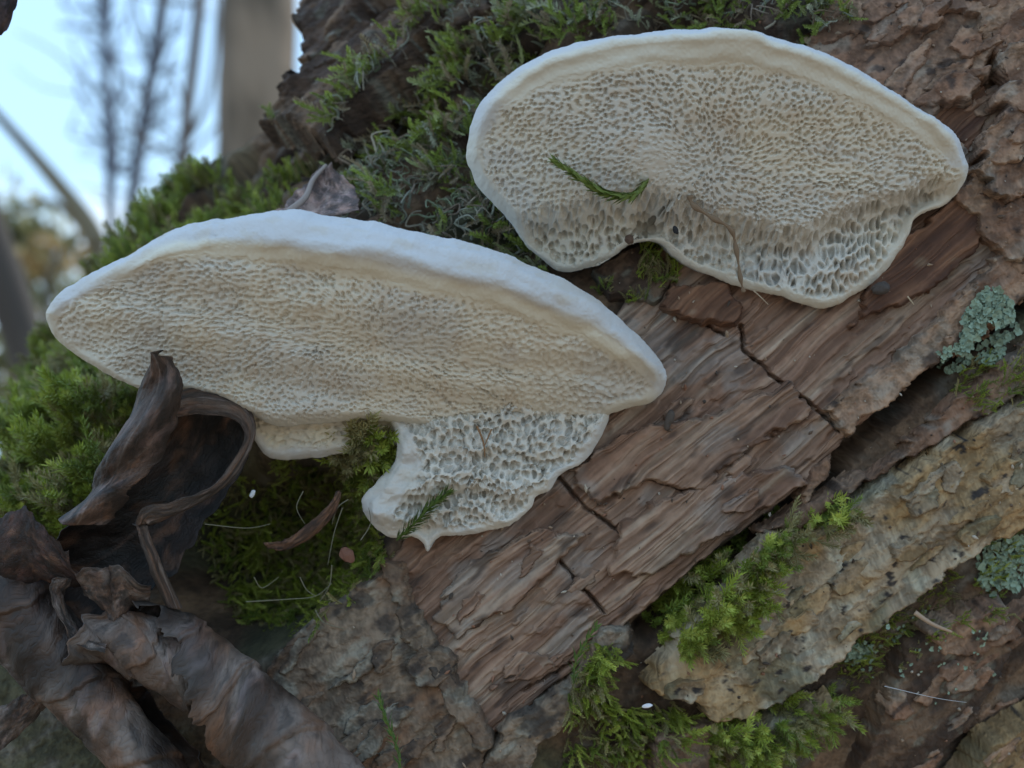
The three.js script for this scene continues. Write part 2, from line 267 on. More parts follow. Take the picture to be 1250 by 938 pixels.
// a plate of bark or a sheet of bare wood lying on the round of the log
function plate(poly, o) {
  const P = o.raw ? poly : toLog(poly), st = o.step ?? 2.6, er = o.rough ?? 7, k = o.seed ?? 0;
  let a0 = 1e9, a1 = -1e9, b0 = 1e9, b1 = -1e9; for (const [s, w] of P) { a0 = Math.min(a0, s); a1 = Math.max(a1, s); b0 = Math.min(b0, w); b1 = Math.max(b1, w); }
  a0 -= 18; b0 -= 18; const ni = Math.ceil((a1 - a0 + 18) / st), nj = Math.ceil((b1 - b0 + 18) / st), id = new Int32Array((ni + 1) * (nj + 1)).fill(-1), pos = [], col = [], uv = [], idx = [], hh = [];
  for (let i = 0; i <= ni; i++) for (let j = 0; j <= nj; j++) {
    const s = a0 + i * st, w = b0 + j * st;
    const sd = sdPoly(P, s, w) + (o.grow ?? 0) + er * 2 * (fbm(s / 26, w / 13, 4, 81 + k) - 0.5) + er * 0.8 * (fbm(s / 12, w / 9, 2, 83 + k) - 0.5);
    if (sd < -st * 4) continue;
    let h = o.base + (o.h ?? 8) * (o.relief ? o.relief(s, w, sd) : 1) + (o.amp ?? 3) * 2 * (fbm(s / 55, w / 24, 4, 85 + k) - 0.5) + (o.curl ?? 0) * Math.exp(-Math.max(sd, 0) / 12) * sst(0.45, 0.62, fbm(s / 60, w / 60, 2, 87 + k));
    h = lerp(Math.min(h, o.base - 22), h, sst(-st * 1.6, st * 0.5, sd));
    id[i * (nj + 1) + j] = pos.length / 3; pos.push(...logP(s, w, h)); col.push(...PAL[o.pal](s + k * 311, w + k * 173)); uv.push((s + h * 0.6) / 1024 + k * 0.37, (w + h) / 1024 + k * 0.21); hh.push(h);
    const q = hmIdx(s, w); if (q >= 0 && sd > 0) HM.a[q] = Math.max(HM.a[q], h);
  }
  for (let i = 0; i < ni; i++) for (let j = 0; j < nj; j++) { const a = id[i * (nj + 1) + j], b = id[i * (nj + 1) + j + 1], c = id[(i + 1) * (nj + 1) + j], d = id[(i + 1) * (nj + 1) + j + 1]; if (a < 0 || b < 0 || c < 0 || d < 0) continue; if (hh[a] - o.base < -21.5 && hh[b] - o.base < -21.5 && hh[c] - o.base < -21.5 && hh[d] - o.base < -21.5) continue; idx.push(a, c, b, b, c, d); }
  return part(log, o.name ?? 'bark_plate', geom(pos, idx, col, uv), o.pal === 'wood' || o.pal === 'rust' ? M.wood : M.bark);
}
// bare wood: layers torn off along the grain, with cracks across
const cracks = [[[905, 395], [908, 425], [940, 455], [985, 490], [1028, 526]], [[853, 390], [885, 408]], [[660, 660], [700, 705], [738, 750]], [[678, 580], [715, 620], [765, 655]], [[785, 580], [850, 605]], [[700, 812], [640, 845]]].map(toLog);
const torn = (s, w) => fbm(s / 330 + 3, (w + 16 * (fbm(s / 60, w / 40, 3, 88) - 0.5)) / 58, 3, 89);
const terrace = (t, n) => { const x = t * n, i = Math.floor(x), f = x - i; return (i + sst(0.0, 0.16, f)) / n; };
plate([[470, 700], [540, 560], [700, 470], [800, 300], [920, 300], [1060, 330], [1130, 230], [1190, 120], [1270, 60], [1270, 330], [1150, 435], [1038, 530], [985, 592], [880, 668], [772, 762], [700, 820], [600, 900], [540, 840]], {
  name: 'bare_wood', pal: 'wood', base: -8, h: 1, amp: 2.2, rough: 5, step: 2.1, seed: 1,
  relief: (s, w) => { let h = 8 * (terrace(torn(s, w), 7) - 0.5) + 3 * (fbm(s / 130, w / 5.5, 3, 90) - 0.5) + 3 * sst(0.55, 0.62, fbm(s / 40, w / 22, 3, 92)); for (const c of cracks) { const d = sdLine(c, s + 3 * (vn(s / 9, w / 9, 93) - 0.5), w + 3 * (vn(s / 9, w / 9, 94) - 0.5)); if (d < 4) h -= 15 * sst(2.4, 0.8, d); } return h; },
});
const flakes = [
  [[[700, 575], [760, 530], [850, 510], [960, 470], [990, 500], [900, 560], [850, 600], [790, 585], [730, 615], [712, 600]], 'wood', 2, 4],
  [[[760, 640], [850, 590], [960, 570], [985, 590], [890, 650], [800, 700], [745, 700]], 'wood', 2, 4],
  [[[820, 350], [880, 345], [905, 375], [900, 400], [850, 395], [805, 370]], 'rust', 4, 4],
  [[[1090, 300], [1180, 230], [1230, 250], [1180, 320], [1110, 370], [1040, 400], [1060, 350]], 'rust', 2, 4],
  [[[1000, 500], [1090, 440], [1180, 350], [1250, 300], [1250, 330], [1150, 432], [1060, 505], [1035, 528]], 'grey', 4, 4],
  
  [[[560, 700], [650, 650], [720, 650], [640, 730], [560, 780], [530, 760]], 'wood', 1, 2],
];
flakes.forEach(([p, pal, base, h], i) => plate(p, { name: 'wood_flake', pal, base, h, amp: 3, rough: 10, seed: 2 + i, curl: 5 }));
// bark that is left: ridges and plates
const plates = [
  [[[785, 832], [830, 770], [888, 716], [935, 652], [985, 655], [1060, 602], [1150, 540], [1270, 478], [1270, 622], [1150, 690], [1060, 760], [980, 820], [905, 868], [870, 872], [850, 850]], 'ochre', 4, 25, { amp: 9, curl: 5, rough: 9 }],
  [[[1062, 584], [1155, 500], [1280, 408], [1270, 472], [1150, 535], [1050, 596], [975, 645], [930, 650], [990, 610]], 'grey', -10, 16, { amp: 9, rough: 10 }],
  [[[995, 568], [1016, 556], [1008, 590], [985, 618], [978, 604]], 'grey', -6, 8, { amp: 4 }],
  [[[335, 805], [395, 745], [470, 700], [487, 690], [500, 720], [497, 770], [530, 800], [570, 860], [598, 912], [575, 970], [330, 970], [290, 880]], 'tan', -4, 14, { amp: 12, curl: 8, rough: 8 }],
  [[[468, 690], [490, 690], [508, 745], [545, 800], [602, 905], [588, 918], [530, 835], [492, 772]], 'tan', 8, 10, { amp: 8, rough: 9 }],
  [[[575, 950], [620, 882], [700, 832], [735, 770], [766, 768], [770, 800], [722, 850], [660, 905], [630, 970], [570, 970]], 'tan', 0, 15, { amp: 8, rough: 8 }],
  [[[1105, 790], [1180, 742], [1232, 792], [1185, 880], [1090, 960], [1040, 960]], 'dark', -6, 14, { amp: 7 }],
  [[[1150, 970], [1200, 900], [1270, 860], [1270, 970]], 'ochre', 4, 20, { amp: 8 }],
  [[[880, 895], [960, 868], [1012, 855], [1000, 885], [890, 935]], 'ochre', 0, 16, { amp: 5 }],
  [[[800, 900], [870, 885], [870, 950], [800, 970]], 'grey', -4, 14, { amp: 6 }],
  [[[1130, 770], [1180, 745], [1225, 740], [1240, 770], [1200, 790], [1150, 800]], 'grey', 0, 14, { amp: 6 }],
  [[[1000, 55], [1080, 38], [1190, 20], [1205, 62], [1190, 92], [1165, 112], [1120, 125], [1070, 100], [1020, 80]], 'grey', 2, 10, { amp: 7, curl: 6, grow: 9, rough: 13 }],
  [[[1020, -20], [1120, -20], [1140, 20], [1060, 42], [1005, 50]], 'grey', 7, 10, { amp: 8, curl: 6, grow: 9, rough: 13 }],
  [[[1140, -20], [1270, -20], [1270, 55], [1215, 60], [1195, 18], [1145, 18]], 'grey', 4, 14, { amp: 9, curl: 6, grow: 9, rough: 13 }],
  [[[1212, 70], [1270, 55], [1270, 235], [1215, 240], [1188, 212], [1195, 180], [1222, 150], [1225, 120]], 'grey', 8, 16, { amp: 8, curl: 10, grow: 5, rough: 13 }],
  [[[1185, 215], [1215, 245], [1270, 240], [1270, 310], [1225, 312], [1175, 240]], 'grey', 4, 12, { amp: 8, curl: 6, grow: 8, rough: 13 }],
  [[[1215, 320], [1270, 290], [1270, 345], [1200, 395], [1165, 420]], 'grey', 2, 10, { amp: 8, grow: 8, rough: 13 }],
  [[[1130, 130], [1200, 100], [1220, 125], [1185, 185], [1165, 170]], 'rust', -10, 6, { amp: 6 }],
  [[[900, -10], [1000, -10], [1010, 20], [960, 40], [880, 30]], 'dark', -4, 20, { amp: 8 }],
  [[[340, 175], [420, 90], [520, 20], [560, 40], [500, 120], [420, 190]], 'dark', 20, 40, { amp: 24, rough: 12, step: 3.4 }],
  [[[395, 110], [420, -10], [480, -40], [500, 0], [430, 90]], 'dark', 30, 40, { amp: 20, rough: 12, step: 3.4 }],
  [[[520, 10], [640, -40], [700, -20], [620, 30], [560, 60]], 'dark', 10, 26, { amp: 16, rough: 12, step: 3.4 }],
  [[[720, 330], [780, 300], [830, 330], [800, 370], [740, 360]], 'dark', -6, 10, { amp: 7 }],
];
plates.forEach(([p, pal, base, h, o], i) => plate(p, { pal, base, h, seed: 20 + i, relief: (s, w) => 0.1 + 1.3 * terrace(fbm(s / 110, w / 40, 4, 95 + i), 8) + 0.10 * fbm(s / 9, w / 6, 2, 97), ...o, amp: (o.amp ?? 3) * 0.45 }));

// thin loose flakes lying on the bark and the wood
{
  const r = rng(4242), zones = [[[[1000, 0], [1250, 0], [1250, 400], [1190, 200], [1100, 130]], 'grey', 24], [[[800, 830], [950, 680], [1250, 500], [1250, 620], [1050, 760], [880, 860]], 'ochre', 20], [[[330, 810], [480, 700], [590, 910], [560, 938], [320, 938]], 'tan', 14], [[[520, 720], [820, 480], [1120, 320], [1130, 420], [880, 650], [620, 860]], 'wood', 9], [[[1060, 800], [1250, 660], [1250, 930], [1060, 938]], 'grey', 14], [[[400, 110], [520, 0], [700, 0], [560, 120]], 'dark', 16]];
  zones.forEach(([poly, pal, n], z) => {
    const P = toLog(poly); let a0 = 1e9, a1 = -1e9, b0 = 1e9, b1 = -1e9; for (const [s, w] of P) { a0 = Math.min(a0, s); a1 = Math.max(a1, s); b0 = Math.min(b0, w); b1 = Math.max(b1, w); }
    for (let i = 0, guard = 0; i < n && guard < 2000; guard++) {
      const s = lerp(a0, a1, r()), w = lerp(b0, b1, r()); if (sdPoly(P, s, w) < 6) continue; i++;
      const L1 = 22 + 42 * r() * r(), W1 = 6 + 14 * r(), tilt = (r() - 0.5) * 0.7, q = [], m = 8; for (let j = 0; j < m; j++) { const a = j / m * 6.283, e = 0.6 + 0.7 * r(), x = L1 * Math.cos(a) * e, y = W1 * Math.sin(a) * e; q.push([s + x * Math.cos(tilt) - y * Math.sin(tilt), w + x * Math.sin(tilt) + y * Math.cos(tilt)]); }
      plate(q, { raw: true, name: 'bark_flake', pal, base: surfH(s, w) - 1, h: 1.2 + 2.2 * r(), amp: 1.0, rough: 9, curl: 4, step: 2.2, seed: 60 + z * 50 + i });
    }
  });
}

// ---------------------------------------------------------------- bracket fungi
// outline rows: [x, y, width of the rounded margin, its drop, width without pores]
function fungusBody(group, o) {
  const zpx = tps(o.z), loc = (x, y) => { const p = at(x, y, zpx(x, y)); return [p[0], p[1]]; };
  const Z = tps(o.z.map(([x, y, z]) => { const p = at(x, y, z); return [p[0], p[1], z]; }));
  const raw = o.outline.map(([x, y, w, E, m]) => { const z = zpx(x, y) - E, p = at(x, y, z); return [p[0], p[1], w, E, m]; });
  const fine = []; for (let i = 0; i < 900; i++) fine.push(spline(raw, i / 900, true));
  const cum = [0]; for (let i = 1; i <= 900; i++) cum.push(cum[i - 1] + Math.hypot(fine[i % 900][0] - fine[i - 1][0], fine[i % 900][1] - fine[i - 1][1]));
  const N = o.N, Mr = o.M, out = []; let q = 0;
  for (let i = 0; i < N; i++) { const L = cum[900] * i / N; while (cum[q + 1] < L) q++; const f = (L - cum[q]) / (cum[q + 1] - cum[q]), a = fine[q], b = fine[(q + 1) % 900], r = a.map((v, c) => lerp(v, b[c], f)); const nx = fbm(r[0] / 30, r[1] / 30, 3, 101 + o.seed) - 0.5, ny = fbm(r[0] / 30, r[1] / 30, 3, 103 + o.seed) - 0.5; r[0] += nx * 6; r[1] += ny * 6; out.push(r); }
  const c0 = loc(...o.center), back = o.backRings ?? 10, rows = Mr + 1 + back, pos = new Float32Array(N * rows * 3), dist = new Float32Array(N * rows), marg = new Float32Array(N * rows);
  for (let j = 0; j <= Mr; j++) {
    const rho = Math.sin(j / Mr * Math.PI / 2) * 0.35 + (j / Mr) * 0.65;
    for (let i = 0; i < N; i++) {
      const x = c0[0] + (out[i][0] - c0[0]) * rho, y = c0[1] + (out[i][1] - c0[1]) * rho; let d = 1e18, bi = i; const span = Math.ceil(N * 0.09);
      if (j === Mr) d = 0; else for (let k = -span; k <= span; k += 2) { const t = out[(i + k + N) % N], e = (t[0] - x) ** 2 + (t[1] - y) ** 2; if (e < d) { d = e; bi = (i + k + N) % N; } }
      d = Math.sqrt(d); const [, , w, E, m] = out[bi], k = clamp(1 - d / w, 0, 1), g = 0.5 * (1 - Math.sqrt(Math.max(0, 1 - k * k))) + 0.5 * Math.pow(k, 1.35);
      const v = j * N + i; pos.set([x, y, Z(x, y) - E * g + (o.relief ? o.relief(x, y, d) * sst(0, 14, d) : 0)], v * 3); dist[v] = d; marg[v] = m;
    }
  }
  for (let j = 1; j <= back; j++) for (let i = 0; i < N; i++) {   // the upper side, running back into the log
    const f = j / back, e = out[i], v = (Mr + j) * N + i, ze = pos[((Mr * N + i) * 3) + 2], sh = 1 - 0.30 * f * f - 0.02 * f, ripple = 5 * Math.sin(f * 16 + 3 * fbm(e[0] / 90, e[1] / 90, 2, 105)) * f;
    pos.set([c0[0] + (e[0] - c0[0]) * sh, c0[1] + (e[1] - c0[1]) * sh + ripple + (o.rise ?? 0) * f, ze - (o.depth ?? 300) * (1 - Math.cos(f * Math.PI / 2)) * 0.6 - (o.depth ?? 300) * 0.4 * f], v * 3); dist[v] = -100; marg[v] = 0;
  }
  const idx = []; for (let j = 0; j < rows - 1; j++) for (let i = 0; i < N; i++) { const a = j * N + i, b = j * N + (i + 1) % N, c = a + N, d = b + N; idx.push(a, c, b, b, c, d); }
  const flip = (() => { let A = 0; for (let i = 0; i < N; i++) { const a = out[i], b = out[(i + 1) % N]; A += a[0] * b[1] - a[1] * b[0]; } return A < 0; })();
  if (flip) for (let k = 0; k < idx.length; k += 3) { const t = idx[k + 1]; idx[k + 1] = idx[k + 2]; idx[k + 2] = t; }
  const g0 = geom(pos.slice(), idx), nr = g0.attributes.normal.array, col = new Float32Array(pos.length), isPore = new Uint8Array(N * rows);
  for (let v = 0; v < N * rows; v++) {
    const x = pos[v * 3], y = pos[v * 3 + 1], d = dist[v], edge = d - marg[v] - 9 * (fbm(x / 26, y / 26, 3, 107) - 0.5) - 5 * (vn(x / 6, y / 6, 108) - 0.5), inn = sst(0, 10, edge); isPore[v] = edge > 0 ? 1 : 0;
    let disp = 0;
    if (inn > 0) {
      const wx = x + 5 * (fbm(x / 14, y / 14, 2, 109) - 0.5) + 9 * (fbm(x / 40, y / 40, 2, 110) - 0.5), wy = y + 5 * (fbm(x / 14, y / 14, 2, 111) - 0.5) + 9 * (fbm(x / 40, y / 40, 2, 112) - 0.5);
      disp = -o.pores(wx, wy, x, y) * inn;
    } else if (d > 0) disp = 0.7 * (vn(x / 2.4, y / 2.4, 113) - 0.5) + 2.0 * (fbm(x / 22, y / 22, 3, 114) - 0.5) + 0.9 * Math.sin(d / 3.2 + 5 * fbm(x / 50, y / 50, 2, 118)) * sst(16, 30, marg[v]);
    else disp = 1.0 * (vn(x / 3, pos[v * 3 + 2] / 4, 115) - 0.5) + 4 * (fbm(x / 40, pos[v * 3 + 2] / 40, 3, 116) - 0.5) * sst(-100.5, -99, d);
    if (d >= 0) disp += (o.lump ?? 0) * (fbm(x / 48, y / 30, 3, 117 + o.seed) - 0.5) * sst(marg[v] + 6, marg[v] - 10, d);
    for (let c = 0; c < 3; c++) pos[v * 3 + c] += nr[v * 3 + c] * disp;
    col.set(o.colour(x, y, d, marg[v], inn), v * 3);
  }
  const g = geom(pos, idx, col), pi = [], ci = []; for (let k = 0; k < idx.length; k += 3) (isPore[idx[k]] + isPore[idx[k + 1]] + isPore[idx[k + 2]] >= 2 ? pi : ci).push(idx[k], idx[k + 1], idx[k + 2]);
  const a = part(group, o.names[0], extract(g, pi), M.pore), b = part(group, o.names[1], extract(g, ci), M.cap); return { Z, zpx, loc, a, b };
}
// round pores and pores drawn out down the slope
function poreRound(x, y, size, depth, k) { const [f1, f2, id] = worley(x / size, y / size, k, 0.8); const r = 0.30 + 0.10 * id; return depth * (0.55 + 0.6 * id) * sst(r + 0.13, r - 0.16, f1); }
function poreLong(x, y, sx, sy, depth, k) { const [f1, f2, id] = worley(x / sx, y / sy, k, 0.85); return depth * (0.6 + 0.5 * id) * Math.pow(sst(0.12, 0.75, f2 - f1), 0.8); }
function poreOval(x, y, sx, sy, depth, k) { const [f1, f2, id] = worley(x / sx, y / sy, k, 0.85); const q = 0.32 + 0.12 * id; return depth * (0.6 + 0.6 * id) * Math.pow(clamp((q + 0.14 - f1) / (q + 0.14), 0, 1), 0.75) * 1.5; }
const EDGE = [0.58, 0.55, 0.475];
const BUFF = [0.64, 0.60, 0.51], GREYISH = [0.58, 0.56, 0.51], WHITE = [0.52, 0.52, 0.52], CREAM = [0.61, 0.56, 0.45], BROWN = [0.52, 0.43, 0.33];
const poreColour = (x, y, k) => { let c = mix3(BUFF, GREYISH, sst(0.38, 0.66, fbm(x / 120, y / 90, 3, 121 + k))); c = mix3(c, BROWN, sst(0.60, 0.76, fbm(x / 16, y / 16, 3, 123 + k)) * 0.35); return mix3(c, WHITE, sst(0.55, 0.75, fbm(x / 60, y / 30, 3, 125 + k)) * 0.3); };

{ // the upper bracket
  const g = near('bracket_fungus', 'pale bracket fungus with two drooping lobes and a moss sprig stuck to its pores', 'fungus', logP(...logUV(850, 300), 0), 'bracket fungi on the log');
  const zc = [[850, 60, 150], [700, 70, 130], [1000, 82, 135], [1165, 190, 35], [585, 190, 55], [620, 110, 105], [850, 190, 66], [740, 190, 70], [980, 200, 62], [850, 320, -22], [1000, 365, -10], [690, 322, -38], [1095, 275, 0], [635, 270, 0]];
  const zp = tps(zc), L = (pts) => pts.map(([x, y]) => { const p = at(x, y, zp(x, y)); return [p[0], p[1]]; });
  const crease = L([[600, 262], [640, 262], [690, 246], [740, 238], [790, 226], [830, 244], [870, 262], [950, 284], [1005, 268], [1060, 250], [1130, 224]]);
  const cy = (x) => { for (let i = 1; i < crease.length; i++) if (x < crease[i][0]) { const t = clamp((x - crease[i - 1][0]) / (crease[i][0] - crease[i - 1][0]), 0, 1); return lerp(crease[i - 1][1], crease[i][1], t); } return crease.at(-1)[1]; };
  const below = (x, y) => cy(x) - y + 34 * (fbm(x / 30, 3, 4, 131) - 0.5);
  const umb = L([[800, 205]])[0], lobe = L([[790, 300]])[0];
  fungusBody(g, {
    seed: 1, names: ['pore_surface', 'cap'], center: [868, 205], N: 1480, M: 235, depth: 330, z: zc, lump: 5, rise: 14,
    outline: [[569, 190, 14, 18, 10.8], [572, 165, 16, 20, 20], [580, 142, 18, 36, 24], [593, 121, 20, 39, 28], [615, 100, 22, 45, 34], [640, 82, 22, 45, 36], [668, 67, 22, 45, 40], [700, 56, 22, 45, 40], [740, 48, 22, 48, 42], [790, 42, 22, 48, 42], [840, 38, 22, 48, 44], [880, 37, 22, 48, 44], [920, 42, 22, 48, 44], [960, 51, 22, 48, 42], [1000, 66, 22, 45, 42], [1040, 87, 22, 45, 40], [1080, 108, 22, 42, 40], [1115, 128, 22, 39, 38], [1145, 150, 20, 36, 36], [1168, 172, 18, 22, 30], [1180, 195, 16, 20, 24], [1180, 212, 14, 18, 18], [1170, 234, 12, 16, 9.4], [1148, 251, 12, 14, 8.6], [1118, 265, 12, 14, 8.6], [1109, 285, 12, 14, 9.4], [1098, 310, 12, 14, 9.4], [1080, 335, 12, 14, 10.1], [1050, 358, 12, 14, 8.6], [1020, 373, 11, 13, 7.9], [998, 377, 10, 12, 6.5], [972, 368, 9, 11, 5], [945, 358, 9, 10, 4.3], [912, 351, 9, 10, 5], [880, 342, 9, 10, 5], [848, 330, 9, 10, 5], [822, 316, 9, 12, 4.3], [808, 301, 9, 14, 5], [790, 296, 9, 16, 4], [770, 299, 9, 12, 4], [748, 312, 9, 10, 4], [718, 326, 9, 10, 5], [692, 333, 9, 10, 4.3], [672, 324, 9, 10, 5.8], [648, 306, 10, 12, 7.2], [635, 290, 10, 14, 8.6], [622, 270, 11, 15, 8.6], [600, 248, 12, 16, 9.4], [580, 222, 13, 18, 9.4]],
    relief: (x, y, d) => { const b = below(x, y); return 10 - 38 * sst(-6, 22 + 16 * vn(x / 60, 2, 135), b) + 26 * sst(10, 80, b) + 12 * Math.exp(-((x - umb[0]) ** 2 + (y - umb[1]) ** 2) / 2600) - 30 * Math.exp(-((x - lobe[0]) ** 2) / 260) * sst(0, 40, b) + 8 * (fbm(x / 70, y / 40, 3, 133) - 0.5) + 5 * Math.sin(y / 17 + 4 * fbm(x / 120, y / 60, 2, 134)) * sst(-20, -140, b) * 0.5; },
    pores: (x, y, rx, ry) => { const b = below(rx, ry), t = sst(-14, 26, b + 22 * (fbm(rx / 14, ry / 14, 2, 136) - 0.5)), smooth = 1 - 0.8 * Math.exp(-((rx - umb[0]) ** 2 + (ry - umb[1]) ** 2) / 900), long = sst(820, 1000, rx + 625) * 0.5; return (t < 1 ? poreRound(x, y, 5.6, 4.4, 141) * (1 - t) * smooth : 0) + (t > 0 ? (poreOval(x, y, 6.8, 10.5, 8.5, 143) * (1 - long * 2) + poreLong(x, y, 6.8, 17, 14, 145) * long * 2) * t : 0); },
    colour: (x, y, d, m, inn) => { const f = fbm(x / 50, y / 50, 3, 145); let c = d < 0 ? WHITE : mix3(mix3(EDGE, WHITE, sst(14, 26, m)), CREAM, sst(6, 16, d + 6 * (f - 0.5)) * sst(20, 34, m) * 0.85); return mix3(c, poreColour(x, y, 1), inn); },
  });
}
{ // the lower bracket: a broad shelf above a hanging tier of pores
  const g = near('bracket_fungus', 'broad white-topped bracket fungus with a toothed lower tier above dark moss', 'fungus', logP(...logUV(560, 560), 0), 'bracket fungi on the log');
  const zc = [[400, 345, 165], [250, 330, 135], [180, 335, 112], [75, 385, 55], [600, 380, 140], [745, 430, 70], [805, 470, 20], [700, 518, -22], [600, 522, -8], [480, 512, 18], [350, 516, 14], [150, 460, 30], [450, 430, 96], [260, 480, 24]];
  const ripple = (x, y) => 4 * Math.sin(y / 11 + x / 60 + 5 * fbm(x / 110, y / 50, 3, 151));
  fungusBody(g, {
    seed: 2, names: ['pore_surface', 'cap'], center: [460, 415], N: 1480, M: 210, depth: 430, z: zc, lump: 6, rise: 20,
    outline: [[55, 384, 10, 14, 8], [62, 369, 16, 22, 16], [85, 350, 19, 47, 19], [120, 331, 24, 63, 25], [160, 311, 29, 79, 30], [200, 289, 34, 94, 36], [250, 270, 40, 104, 44], [300, 262, 45, 110, 53], [345, 258, 48, 110, 59], [400, 262, 50, 110, 62], [450, 270, 48, 110, 64], [520, 286, 46, 107, 64], [600, 306, 43, 101, 61], [680, 340, 37, 88, 55], [740, 375, 30, 72, 46], [785, 416, 24, 54, 36], [808, 446, 18, 41, 27], [815, 465, 18, 20, 26], [808, 481, 14, 16, 16], [790, 492, 10, 12, 8], [765, 498, 8, 10, 5], [740, 506, 6, 6, 3], [718, 517, 5, 3, 0], [700, 527, 5, 3, 0], [675, 521, 5, 3, 0], [650, 529, 5, 3, 0], [622, 522, 5, 4, 0], [596, 532, 5, 4, 0], [572, 521, 6, 6, 0], [548, 526, 7, 9, 1], [500, 517, 8, 16, 2], [440, 513, 9, 18, 2], [380, 517, 9, 16, 2], [340, 520, 9, 14, 2], [308, 508, 9, 14, 2], [278, 491, 9, 14, 2], [240, 480, 9, 14, 3], [200, 474, 9, 14, 3], [165, 471, 9, 12, 5], [138, 462, 9, 12, 6], [108, 445, 9, 12, 6], [80, 425, 9, 12, 5], [62, 404, 9, 12, 5]],
    relief: (x, y) => ripple(x, y) + 14 * (fbm(x / 120, y / 60, 3, 153) - 0.5) - 20 * Math.exp(-(((x + 450) / 60) ** 2 + ((y + 20) / 50) ** 2)),
    pores: (x, y, rx, ry) => { const right = sst(-60, 130, rx) * 0.8; return poreRound(x, y, 5.6, 3.6, 161) * (1 - right) + (right > 0 ? poreOval(x, y, 6.2, 7.4, 4.6, 163) * right : 0); },
    colour: (x, y, d, m, inn) => { const f = fbm(x / 50, y / 50, 3, 165); let c = d < 0 ? WHITE : mix3(mix3(EDGE, mix3(WHITE, [0.50, 0.47, 0.42], 0.6 * sst(0.56, 0.7, fbm(x / 24, y / 14, 4, 166))), sst(8, 20, m)), CREAM, sst(-22, -8, d - m + 10 * (f - 0.5)) * sst(16, 40, m)); return mix3(c, mix3(poreColour(x, y, 5), [0.60, 0.585, 0.55], 0.75 * sst(-60, 160, x - y * 0.6 - 60 + 120 * (f - 0.5)) * sst(60, -40, y)), inn); },
  });
  // hanging tier
  const tier = [[480, 490, 4], [600, 484, 20], [735, 496, -10], [600, 545, 8], [700, 555, -12], [540, 600, 0], [640, 610, -14], [470, 610, 4], [540, 650, -18], [590, 645, -20], [460, 640, -8]];
  fungusBody(g, {
    seed: 3, names: ['hanging_pore_surface', 'hanging_margin'], center: [590, 568], N: 900, M: 130, depth: 120, z: tier, backRings: 6,
    outline: [[478, 498, 8, 10, 2], [540, 480, 8, 12, 2], [600, 474, 8, 14, 2], [660, 476, 8, 14, 2], [715, 486, 8, 12, 2], [742, 503, 9, 12, 7], [730, 540, 9, 12, 10], [712, 564, 9, 12, 8], [684, 580, 8, 10, 6], [671, 598, 8, 10, 6], [654, 606, 8, 10, 6], [647, 622, 8, 10, 5], [620, 641, 8, 10, 5], [590, 650, 8, 10, 5], [560, 653, 8, 10, 5], [540, 655, 7, 9, 6], [528, 664, 6, 8, 9], [522, 674, 5, 8, 9], [514, 661, 6, 8, 9], [500, 656, 8, 10, 12], [478, 655, 9, 12, 20], [458, 645, 12, 14, 30], [445, 626, 14, 16, 34], [444, 606, 14, 16, 40], [462, 588, 12, 14, 36], [482, 566, 10, 12, 30], [484, 535, 8, 10, 16]],
    relief: (x, y) => 6 * Math.sin(y / 8 + 7 * fbm(x / 60, y / 40, 3, 171)) + 16 * (fbm(x / 34, y / 26, 4, 173) - 0.5) * 1.3 + 12 * Math.exp(-(((x + 95) / 40) ** 2 + ((y + 105) / 26) ** 2)) + 10 * Math.exp(-(((x + 150) / 34) ** 2 + ((y + 150) / 22) ** 2)),
    pores: (x, y) => poreOval(x, y, 6.0, 9, 8, 175),
    colour: (x, y, d, m, inn) => mix3(mix3(WHITE, [0.74, 0.68, 0.54], 0.55 * fbm(x / 30, y / 30, 3, 177)), mix3([0.60, 0.585, 0.55], poreColour(x, y, 9), 0.4), inn),
  });
  // pale body behind the moss
  fungusBody(g, {
    seed: 4, names: ['hanging_pore_surface', 'hanging_margin'], center: [400, 525], N: 300, M: 40, depth: 140, z: [[310, 510, -30], [480, 505, -14], [400, 530, -22], [340, 575, -50], [470, 570, -30]], backRings: 5,
    outline: [[300, 500, 8, 10, 2], [360, 498, 8, 10, 2], [430, 497, 8, 10, 2], [492, 500, 8, 10, 2], [494, 540, 8, 10, 6], [440, 552, 10, 12, 10], [380, 558, 10, 12, 10], [330, 560, 10, 12, 10], [308, 535, 8, 10, 6]],
    relief: (x, y) => 10 * (fbm(x / 40, y / 30, 3, 181) - 0.5), pores: (x, y) => poreRound(x, y, 8, 4, 183),
    colour: (x, y, d, m, inn) => mix3(WHITE, [0.72, 0.62, 0.42], 0.5 * fbm(x / 30, y / 30, 3, 185) + 0.3 * inn),
  });
}

